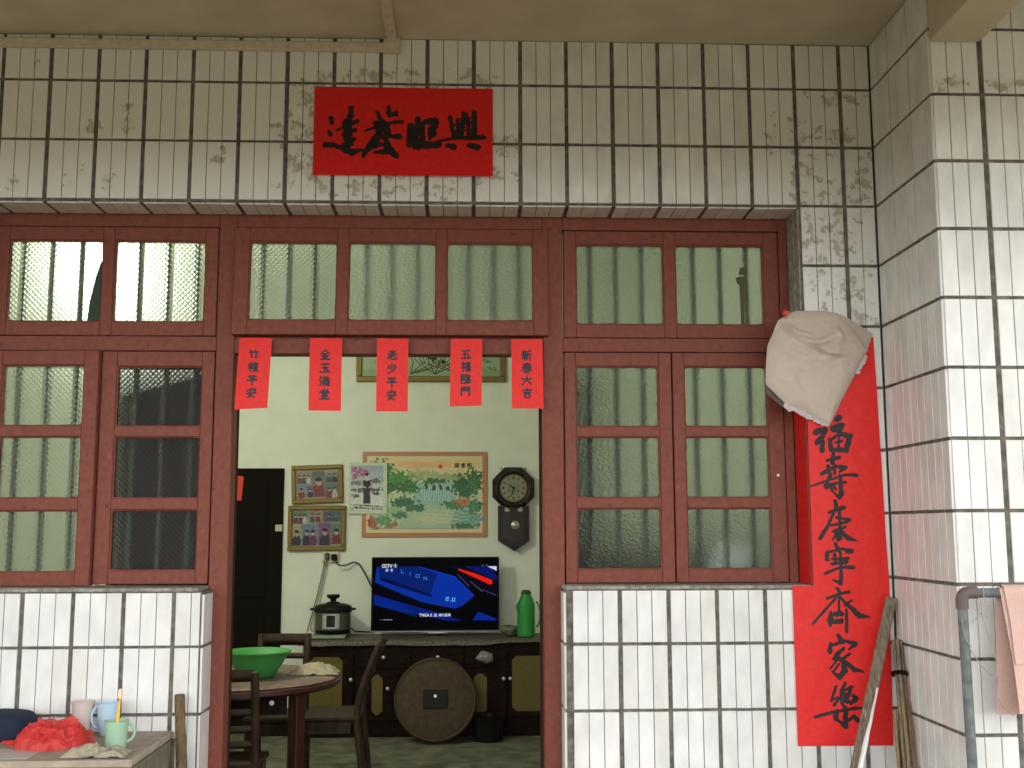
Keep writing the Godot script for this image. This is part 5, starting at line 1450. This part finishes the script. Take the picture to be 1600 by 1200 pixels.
func wall_clock(c: Vector3) -> void:
	var o := thing("wall_clock", "dark octagonal wall clock with a pendulum case right of the landscape scroll", "clock", c)
	var t := Transform3D(Basis(Vector3.RIGHT, PI / 2), c)
	var wood := mat(L(0.016, 0.012, 0.008), 0.35)
	part(o, "case", MB.new().lathe([Vector2(0.176, 0.0), Vector2(0.176, 0.045), Vector2(0.166, 0.055), Vector2(0.150, 0.078), Vector2(0.136, 0.088)], 8, t, true, PI / 8), wood)
	part(o, "bezel", MB.new().lathe([Vector2(0.138, 0.080), Vector2(0.134, 0.096), Vector2(0.124, 0.098), Vector2(0.112, 0.088), Vector2(0.108, 0.078), Vector2(0.0, 0.078)], 48, t), wood)
	var pts := []
	for k in 40:
		pts.append(Vector2(cos(TAU * k / 40.0), sin(TAU * k / 40.0)) * 0.107)
	part(o, "dial", MB.new().slab(pts, 0.0785, 0.082, Transform3D(Basis(), c)), print_mat(dial_print(), 0.35))
	var f := c + Vector3(0, 0, 0.086)
	for h in [[2.55, 0.072, 0.005], [5.15 + 1.05, 0.055, 0.006]]:
		var a: float = h[0]
		var d := Vector3(-sin(a + 0.0), cos(a), 0)
		if h[1] > 0.06:
			d = Vector3(-0.26, -0.96, 0)
		else:
			d = Vector3(-0.80, 0.55, 0)
		part(o, "hand", MB.new().tube([f - d * 0.012, f + d * (h[1] as float)], [h[2], 0.002], 6), K.black)
	for s in [[-0.035, -0.02], [0.035, -0.02]]:
		part(o, "winding_hole", MB.new().lathe([Vector2(0.006, 0.0), Vector2(0.005, 0.003), Vector2(0.0, 0.003)], 12, Transform3D(Basis(Vector3.RIGHT, PI / 2), c + Vector3(s[0], s[1], 0.082))), K.black)
	part(o, "lower_case", MB.new().slab([Vector2(-0.120, -0.135), Vector2(-0.120, -0.405), Vector2(0.005, -0.482), Vector2(0.120, -0.405), Vector2(0.120, -0.135)], 0.001, 0.066, Transform3D(Basis(), c)), wood)
	part(o, "case_door", MB.new().slab([Vector2(-0.088, -0.19), Vector2(-0.088, -0.375), Vector2(0.003, -0.430), Vector2(0.088, -0.375), Vector2(0.088, -0.19)], 0.0665, 0.076, Transform3D(Basis(), c)), mat(L(0.028, 0.020, 0.013), 0.25))
	part(o, "pendulum", MB.new().lathe([Vector2(0.034, 0.0), Vector2(0.028, 0.008), Vector2(0.0, 0.011)], 24, Transform3D(Basis(Vector3.RIGHT, PI / 2), c + Vector3(0.012, -0.285, 0.0765))), mat(L(0.40, 0.38, 0.30), 0.35, 0.6))
	for s in [-1, 1]:
		part(o, "ornament", MB.new().slab([Vector2(0.025, 0.0), Vector2(0.060, 0.028), Vector2(0.072, 0.0), Vector2(0.055, -0.012)], 0.0, 0.006, Transform3D(Basis(Vector3(s, 0, 0), Vector3.UP, Vector3.BACK), c + Vector3(0, -0.172, 0.067))), mat(L(0.34, 0.29, 0.17), 0.4, 0.4))
		part(o, "corner_mark", MB.new().slab([Vector2(0.0, 0.0), Vector2(0.03, 0.0), Vector2(0.028, 0.012), Vector2(0.012, 0.010)], 0.0, 0.004, Transform3D(Basis(Vector3(s, 0, 0), Vector3.UP, Vector3.BACK), c + Vector3(s * 0.075, 0.146, 0.068))), mat(L(0.24, 0.19, 0.10), 0.4, 0.4))


func sideboard() -> void:
	var o := thing("sideboard", "long dark wooden sideboard with olive yellow door panels along the back wall", "sideboard", Vector3(1.7, 0.012, -4.08))
	part(o, "carcass", MB.new().span(Vector3(0.69, 0.013, -4.295), Vector3(2.75, 0.672, -3.875), 0.004), K.darkwood)
	part(o, "top", MB.new().span(Vector3(0.66, 0.673, -4.298), Vector3(2.78, 0.700, -3.855), 0.004), K.darkwood)
	for d in [[0.715, 1.055, 0.17, 0.60], [1.075, 1.38, 0.13, 0.475], [1.86, 2.165, 0.13, 0.475], [2.175, 2.60, 0.15, 0.60]]:
		var door := part(o, "door", MB.new().span(Vector3(d[0], d[2], -3.8745), Vector3(d[1], d[3], -3.860), 0.003), K.darkwood)
		var m := 0.028
		var c := 0.03
		var x0: float = d[0] + m
		var x1: float = d[1] - m - (0.05 if d[0] < 0.8 else 0.0)
		if d[0] > 1.0 and d[0] < 1.2:
			x0 = 1.19
			x1 = 1.268
		elif d[0] > 1.8 and d[0] < 2.0:
			x0 = 1.925
			x1 = 2.02
		var y0: float = d[2] + 0.04
		var y1: float = d[3] - 0.02
		part(door, "panel", MB.new().slab([Vector2(x0 + c, y0), Vector2(x1 - c, y0), Vector2(x1, y0 + c), Vector2(x1, y1 - c), Vector2(x1 - c, y1), Vector2(x0 + c, y1), Vector2(x0, y1 - c), Vector2(x0, y0 + c)], -3.8598, -3.854), K.yellow)
		var kx: float = {0: 1.040, 1: 1.305, 2: 2.142, 3: 2.19}[[0.715, 1.075, 1.86, 2.175].find(d[0])]
		part(door, "knob", MB.new().lathe([Vector2(0.010, 0.0), Vector2(0.013, 0.012), Vector2(0.0, 0.018)], 14, Transform3D(Basis(Vector3.RIGHT, PI / 2), Vector3(kx, 0.42 if d[0] != 1.075 else 0.355, -3.8595))), K.silver)
	for d in [[1.075, 1.47], [1.48, 1.85], [1.86, 2.165]]:
		var dw := part(o, "drawer", MB.new().span(Vector3(d[0], 0.50, -3.8745), Vector3(d[1], 0.645, -3.862), 0.003), K.darkwood)
		part(dw, "knob", MB.new().lathe([Vector2(0.010, 0.0), Vector2(0.013, 0.012), Vector2(0.0, 0.018)], 14, Transform3D(Basis(Vector3.RIGHT, PI / 2), Vector3((d[0] + d[1]) / 2, 0.575, -3.8615))), K.silver)
	# plastic table cover hanging over the front edge
	single("sideboard_cover", MB.new().sheet(120, 10, func(u: float, v: float) -> Vector3:
		var x := lerpf(0.655, 2.79, u)
		var s := v * 0.56
		var wob := nz.get_noise_2d(x * 110.0, 7.0)
		var hem := 0.035 + 0.020 * nz.get_noise_2d(x * 60.0, 70.0)
		if s < 0.45:
			return Vector3(x, 0.7025 + 0.002 * nz.get_noise_2d(x * 90.0, s * 200.0), -4.297 + s)
		var q := (s - 0.45) / 0.11
		return Vector3(x, 0.7025 - hem * q, -3.847 + 0.010 * sin(q * 1.6) + 0.010 * wob * q), Vector3(0, 1, 1)), mat(L(0.26, 0.19, 0.14), 0.4, 0.0, noise_tex(0.03, 0.25, 1.0, 81, 512, 4), Vector3.ONE * 4.0), "mottled plastic cover on the sideboard top with a wavy front edge", "table cover")


# ---------------------------------------------------------------- outside, along the wall
func build_yard_things() -> void:
	# washing slab at the left
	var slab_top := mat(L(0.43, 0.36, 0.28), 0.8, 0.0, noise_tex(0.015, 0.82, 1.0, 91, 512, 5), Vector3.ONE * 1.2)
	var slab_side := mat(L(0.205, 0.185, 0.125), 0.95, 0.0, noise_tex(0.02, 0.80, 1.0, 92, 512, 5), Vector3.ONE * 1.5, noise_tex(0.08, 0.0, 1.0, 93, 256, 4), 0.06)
	var o := thing("washing_slab", "beige concrete washing slab against the wall below the left window", "washing slab", Vector3(0.1, 0, 0.27))
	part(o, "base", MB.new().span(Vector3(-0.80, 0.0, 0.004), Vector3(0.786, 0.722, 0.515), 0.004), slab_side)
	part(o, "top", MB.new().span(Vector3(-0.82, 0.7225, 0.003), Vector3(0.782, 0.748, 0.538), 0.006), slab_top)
	var tile_c := mat(L(0.42, 0.40, 0.37), 0.45)
	part(o, "front_inset", MB.new().span(Vector3(-0.80, 0.7482, 0.33), Vector3(0.43, 0.7505, 0.50), 0.001), tile_c)
	var Y := 0.7485
	# folded dark blue cloth
	single("blue_cloth", MB.new().sheet(40, 20, func(u: float, v: float) -> Vector3:
		var a := TAU * u
		var e := PI * (v - 0.5)
		var sq := func(t: float) -> float: return signf(t) * pow(absf(t), 0.35)
		var x: float = sq.call(cos(a)) * pow(maxf(cos(e), 0.0), 0.3)
		var z: float = sq.call(sin(a)) * pow(maxf(cos(e), 0.0), 0.3)
		var y: float = sq.call(sin(e))
		return Vector3(0.11 + x * 0.19 - 0.02 * y, Y + 0.047 + y * 0.046 + 0.005 * nz.get_noise_2d(x * 50.0, z * 50.0), 0.12 + z * 0.10), Vector3.UP), mat(L(0.022, 0.032, 0.062), 0.9, 0.0, noise_tex(0.1, 0.7, 1.0, 95, 256, 3), Vector3.ONE * 8.0), "folded dark blue cloth at the back left of the washing slab", "cloth")
	# red plastic bag
	var red := mat(L(0.72, 0.055, 0.048), 0.3)
	red.backlight_enabled = true
	red.backlight = Color(0.5, 0.3, 0.3)
	red.transparency = BaseMaterial3D.TRANSPARENCY_ALPHA
	red.albedo_color.a = 0.62
	var bag := thing("red_bag", "crumpled bright red thin plastic bag on the washing slab", "bag", Vector3(0.43, Y, 0.265))
	for layer in 2:
		var sd := layer * 37.0
		var k := 1.0 - 0.14 * layer
		part(bag, ["outer_film", "inner_film"][layer], MB.new().sheet(150, 50, func(u: float, v: float) -> Vector3:
			var a := TAU * u
			var d := Vector2(cos(a), sin(a))
			var p := d * v
			var r := 1.0 + 0.16 * nz.get_noise_2d(d.x * 55.0 + 9.0 + sd, d.y * 55.0) + 0.04 * nz.get_noise_2d(d.x * 190.0, d.y * 190.0 + sd)
			var crease := 1.0 - 3.0 * absf(nz.get_noise_2d(p.x * 48.0 + 30.0 + sd, p.y * 66.0))
			var small := 1.0 - 3.0 * absf(nz.get_noise_2d(p.x * 120.0 + p.y * 60.0, p.y * 150.0 + 70.0 + sd))
			var dome := pow(maxf(0.0, 1.0 - pow(v, 3.5)), 0.5)
			var h := dome * (0.052 + 0.018 * crease + 0.009 * small)
			h += dome * (0.022 * exp(-(p - Vector2(0.38, -0.30)).length_squared() * 12.0) + 0.018 * exp(-(p - Vector2(-0.45, -0.25)).length_squared() * 7.0) - 0.026 * exp(-(p - Vector2(-0.05, 0.05)).length_squared() * 14.0))
			var bulge := 1.0 + 0.10 * sin(PI * clampf(v, 0.0, 1.0)) * small
			return Vector3(0.430 + 0.130 * k * p.x * r * bulge, Y + 0.001 + maxf(h * k, 0.0), 0.265 + 0.125 * k * p.y * r * bulge), Vector3.UP), red)
	for hnd in [[Vector3(0.330, Y + 0.012, 0.30), Vector3(-0.05, 0.0, 0.035)]]:
		part(bag, "handle", MB.new().sheet(14, 10, func(u: float, v: float) -> Vector3:
			var root: Vector3 = hnd[0]
			var e: Vector3 = hnd[1]
			var w := (u - 0.5) * 0.055 * (1.0 - 0.6 * v)
			return root + e * v + Vector3(w * 0.4, 0.012 * sin(u * 9.0) * (1.0 - v * 0.5) + 0.004 * nz.get_noise_2d(u * 200.0, v * 200.0) + 0.010 * v, w), Vector3.UP), red)
	# cups
	var milky := mat(L(0.62, 0.52, 0.48), 0.35)
	milky.backlight_enabled = true
	milky.backlight = Color(0.6, 0.55, 0.52)
	var cu := thing("plastic_cup", "pale pinkish plastic cup behind the red bag", "cup", Vector3(0.466, Y, 0.085))
	part(cu, "wall", MB.new().lathe([Vector2(0.0, 0.001), Vector2(0.028, 0.001), Vector2(0.036, 0.075), Vector2(0.040, 0.110), Vector2(0.043, 0.122), Vector2(0.041, 0.124), Vector2(0.038, 0.112), Vector2(0.030, 0.008), Vector2(0.0, 0.006)], 32, Transform3D(Basis(), Vector3(0.466, Y, 0.085))), milky)
	mug("light blue mug standing against the wall behind the green mug", Vector3(0.558, Y, 0.085), 0.040, 0.118, L(0.42, 0.58, 0.70), 2.9)
	mug("pale green mug holding a yellow toothbrush on the washing slab", Vector3(0.667, Y, 0.335), 0.042, 0.094, L(0.34, 0.52, 0.36), -0.3)
	var tb := thing("toothbrush", "yellow toothbrush standing in the green mug", "toothbrush", Vector3(0.668, Y + 0.01, 0.33))
	part(tb, "handle", MB.new().tube([Vector3(0.672, Y + 0.012, 0.345), Vector3(0.670, Y + 0.09, 0.336), Vector3(0.671, Y + 0.125, 0.332), Vector3(0.673, Y + 0.165, 0.328)], [0.006, 0.007, 0.0055, 0.0035], 10), mat(L(0.80, 0.46, 0.05), 0.4))
	part(tb, "head", MB.new().box(Vector3(0.6745, Y + 0.182, 0.327), Vector3(0.012, 0.036, 0.006), Basis(Vector3.BACK, -0.06), 0.002), mat(L(0.80, 0.55, 0.22), 0.4))
	part(tb, "bristles", MB.new().box(Vector3(0.6745, Y + 0.184, 0.335), Vector3(0.011, 0.030, 0.010), Basis(Vector3.BACK, -0.06), 0.001), mat(L(0.78, 0.66, 0.44), 0.8))
	single("wash_rag", rag(Vector3(0.640, Y + 0.002, 0.462), 0.105, 0.048, 0.042, 3.0), mat(L(0.46, 0.40, 0.29), 0.9, 0.0, noise_tex(0.08, 0.7, 1.0, 96, 256, 3), Vector3.ONE * 6.0), "crumpled beige rag at the front right corner of the washing slab", "rag")
	# stick at the left of the doorway
	single("wooden_stick", rough_stick(Vector3(0.803, 0.884, 0.028), Vector3(0.918, 0.002, 0.262), 0.0175, 0.024, 1.0), K.oldwood, "rough brown wooden stick leaning on the wall between washing slab and doorway", "stick")

	# right corner: lath, broom, rod
	var pa := Vector3(3.528, 1.228, 0.036)
	var pb := Vector3(3.112, 0.022, 0.285)
	var dir := (pa - pb).normalized()
	var side := Vector3(1, 0, 0.35).slide(dir).normalized()
	var pl := MB.new()
	pl.box((pa + pb) / 2, Vector3(0.042, (pa - pb).length(), 0.018), Basis(side, dir, side.cross(dir)), 0.003)
	single("wooden_lath", pl, K.greywood, "weathered wooden lath leaning across the lower right of the red couplet", "lath")
	var rod := []
	var rr := []
	for k in 25:
		var s := k / 24.0
		rod.append(Vector3(3.422, 0.902, 0.135).lerp(Vector3(3.01, 0.008, 0.55), s) + Vector3(0.003 * nz.get_noise_2d(s * 900.0, 5.0), 0, 0.003 * nz.get_noise_2d(s * 900.0, 55.0)))
		rr.append(0.003 + 0.0085 * minf(1.0, s * 3.0) + 0.006 * maxf(0.0, nz.get_noise_2d(s * 1600.0, 21.0)))
	single("foil_rod", MB.new().tube(rod, rr, 10), mat(L(0.85, 0.85, 0.84), 0.35, 0.35), "bright silvery foil-wrapped rod leaning in front of the wooden lath", "rod")
	var br := thing("bamboo_broom", "bundle of split bamboo tied with two bands leaning in the corner right of the couplet", "broom", Vector3(3.48, 0, 0.25))
	var ba := Vector3(3.528, 1.072, 0.065)
	var bb := Vector3(3.452, 0.004, 0.40)
	var bd := (ba - bb).normalized()
	var bx := Vector3.BACK.cross(bd).normalized()
	var by := bd.cross(bx)
	rng.seed = 21
	for k in 18:
		var an := TAU * k / 18.0 * 2.0
		var ra := 0.008 + 0.013 * float(k % 3)
		var off := bx * cos(an) * ra + by * sin(an) * ra * 0.7
		var pale := k % 3 == 2 and by.dot(off) < 0.0 or k % 6 == 5
		var topf := 0.0 if not pale else 0.18 + rng.randf() * 0.06
		var pts := []
		var rad := []
		for s in 8:
			var f := lerpf(topf + rng.randf() * 0.006, 1.0, s / 7.0)
			pts.append(ba.lerp(bb, f) + off * (0.75 + 0.7 * f) + Vector3(rng.randf_range(-0.001, 0.001), 0, rng.randf_range(-0.001, 0.001)))
			rad.append(rng.randf_range(0.0055, 0.0075))
		part(br, "bamboo_strip", MB.new().tube(pts, rad, 6), K.straw if pale else K.greywood)
	for f in [0.115, 0.46]:
		var c := ba.lerp(bb, f)
		part(br, "band", MB.new().lathe([Vector2(0.027 + 0.010 * f, -0.008), Vector2(0.031 + 0.012 * f, 0.0), Vector2(0.027 + 0.010 * f, 0.008)], 20, Transform3D(Basis(bx, bd, bx.cross(bd)), c)), K.darkwood)

	# pipe rack with towels
	var Z := 0.68
	var pr := thing("pipe_rack", "grey plastic pipe rail with a brownish elbow in front of the tiled pillar", "pipe rail", Vector3(3.52, 0, Z))
	var grey := mat(L(0.19, 0.205, 0.205), 0.5, 0.0, noise_tex(0.02, 0.7, 1.0, 97, 256, 4), Vector3.ONE * 4.0)
	part(pr, "upright", MB.new().tube([Vector3(3.528, 0.0, Z), Vector3(3.518, 1.262, Z)], 0.0165, 20), grey)
	part(pr, "rail", MB.new().tube([Vector3(3.545, 1.283, Z), Vector3(4.40, 1.288, Z)], 0.0155, 20), grey)
	part(pr, "upright", MB.new().tube([Vector3(4.42, 0.0, Z), Vector3(4.42, 1.262, Z)], 0.0165, 20), grey)
	var elbow := mat(L(0.13, 0.095, 0.085), 0.6)
	part(pr, "elbow", MB.new().tube([Vector3(3.518, 1.232, Z), Vector3(3.518, 1.262, Z), Vector3(3.522, 1.275, Z), Vector3(3.531, 1.283, Z), Vector3(3.545, 1.285, Z), Vector3(3.568, 1.285, Z)], 0.0205, 20), elbow)
	part(pr, "elbow", MB.new().tube([Vector3(4.42, 1.232, Z), Vector3(4.42, 1.264, Z), Vector3(4.412, 1.280, Z), Vector3(4.395, 1.288, Z), Vector3(4.37, 1.288, Z)], 0.0205, 20), elbow)
	var pink := mat(L(0.72, 0.47, 0.40), 0.95, 0.0, noise_tex(0.12, 0.82, 1.0, 98, 256, 3), Vector3.ONE * 7.0, noise_tex(0.2, 0.0, 1.0, 99, 256, 3), 0.15)
	pink.rim_enabled = true
	pink.rim = 0.3
	for k in 2:
		var z1 := 0.019 + 0.007 * (1 - k)
		var x0: float = [3.640, 3.652][k]
		var low: float = [0.90, 1.055][k]
		# the under towel hangs lower, the upper one is folded short over it
		var rr2: float = [0.0175, 0.024][k]
		single("pink_towel", MB.new().sheet(36, 40, func(u: float, v: float) -> Vector3:
			var s := v * 2.2
			var x := lerpf(x0, 4.30, u)
			var p: Vector3
			if s < 1.0:
				var y := lerpf(low, 1.286, s)
				p = Vector3(x + (0.022 if k == 1 else 0.034) * (1.0 - s) * (1.0 - u) + 0.006 * sin((1.0 - s) * 4.0 + k) * (1.0 - s), y, Z + rr2 + 0.016 * (1.0 - s) + 0.010 * sin(x * 23.0 + k) * (1.0 - s))
			elif s < 1.2:
				var a := (s - 1.0) / 0.2 * PI
				p = Vector3(x, 1.286 + rr2 * sin(a), Z + rr2 * cos(a))
			else:
				p = Vector3(x - 0.01 * (s - 1.2), 1.286 - 0.40 * (s - 1.2), Z - rr2 - 0.012 * (s - 1.2) + 0.006 * sin(x * 20.0) * (s - 1.2))
			return p, Vector3.BACK), pink, ["pink towel hanging lower on the pipe rail, behind the shorter one", "shorter pink towel lying uppermost on the pipe rail"][k], "towel", "pink towels on the pipe rail")
	var string := mat(L(0.30, 0.29, 0.27), 0.8)
	var ss := thing("string_tangle", "thin loose strings hanging from the pipe rail in front of the pillar", "string", Vector3(3.57, 1.0, Z))
	for p in [[[3.585, 1.305, 0.695], [3.583, 1.27, 0.70], [3.589, 1.252, 0.70]], [[3.576, 1.268, 0.69], [3.576, 1.22, 0.69], [3.553, 1.196, 0.69], [3.535, 1.19, 0.70]], [[3.576, 1.22, 0.69], [3.600, 1.13, 0.685], [3.617, 1.07, 0.685]], [[3.530, 1.10, 0.70], [3.560, 1.05, 0.70], [3.600, 1.015, 0.69], [3.620, 1.012, 0.69], [3.612, 0.95, 0.69], [3.635, 0.91, 0.69], [3.66, 0.89, 0.70]], [[3.505, 1.20, 0.70], [3.512, 1.14, 0.702], [3.530, 1.11, 0.702]]]:
		part(ss, "strand", cord(p, 0.0017), string)


func mug(label: String, c: Vector3, r: float, h: float, col: Color, turn: float) -> void:
	var o := thing("mug", label, "mug", c, "mugs on the washing slab")
	var m := mat(col, 0.35)
	m.backlight_enabled = true
	m.backlight = Color(0.25, 0.25, 0.25)
	part(o, "cup", MB.new().lathe([Vector2(0.0, 0.002), Vector2(r * 0.74, 0.001), Vector2(r * 0.80, 0.006), Vector2(r * 0.97, h * 0.94), Vector2(r, h), Vector2(r * 0.95, h), Vector2(r * 0.92, h * 0.94), Vector2(r * 0.74, 0.008), Vector2(0.0, 0.007)], 36, Transform3D(Basis(), c)), m)
	var p := []
	var d := Vector3(cos(turn), 0, sin(turn))
	for k in 13:
		var a := lerpf(-1.35, 1.45, k / 12.0)
		p.append(c + d * (r * 0.86 + r * 0.72 * cos(a) - 0.006) + Vector3(0, h * 0.56 + h * 0.34 * sin(a), 0))
	part(o, "handle", MB.new().tube(p, 0.0052, 8), m)


func rough_stick(a: Vector3, b: Vector3, r0: float, r1: float, sd: float) -> MB:
	return MB.new().sheet(14, 40, func(u: float, v: float) -> Vector3:
		var an := TAU * u
		var d := (b - a).normalized()
		var x := d.cross(Vector3.BACK).normalized()
		var y := x.cross(d)
		var t := clampf((v - 0.026) / 0.948, 0.0, 1.0)
		var r := lerpf(r0, r1, t) * (1.0 + 0.25 * nz.get_noise_3d(cos(an) * 40.0, sin(an) * 40.0, t * 60.0 + sd * 50.0))
		if v <= 0.0 or v >= 1.0:
			r = 0.0
		return a.lerp(b, t) + (x * cos(an) + y * sin(an)) * r, Vector3(0, 0, 1))
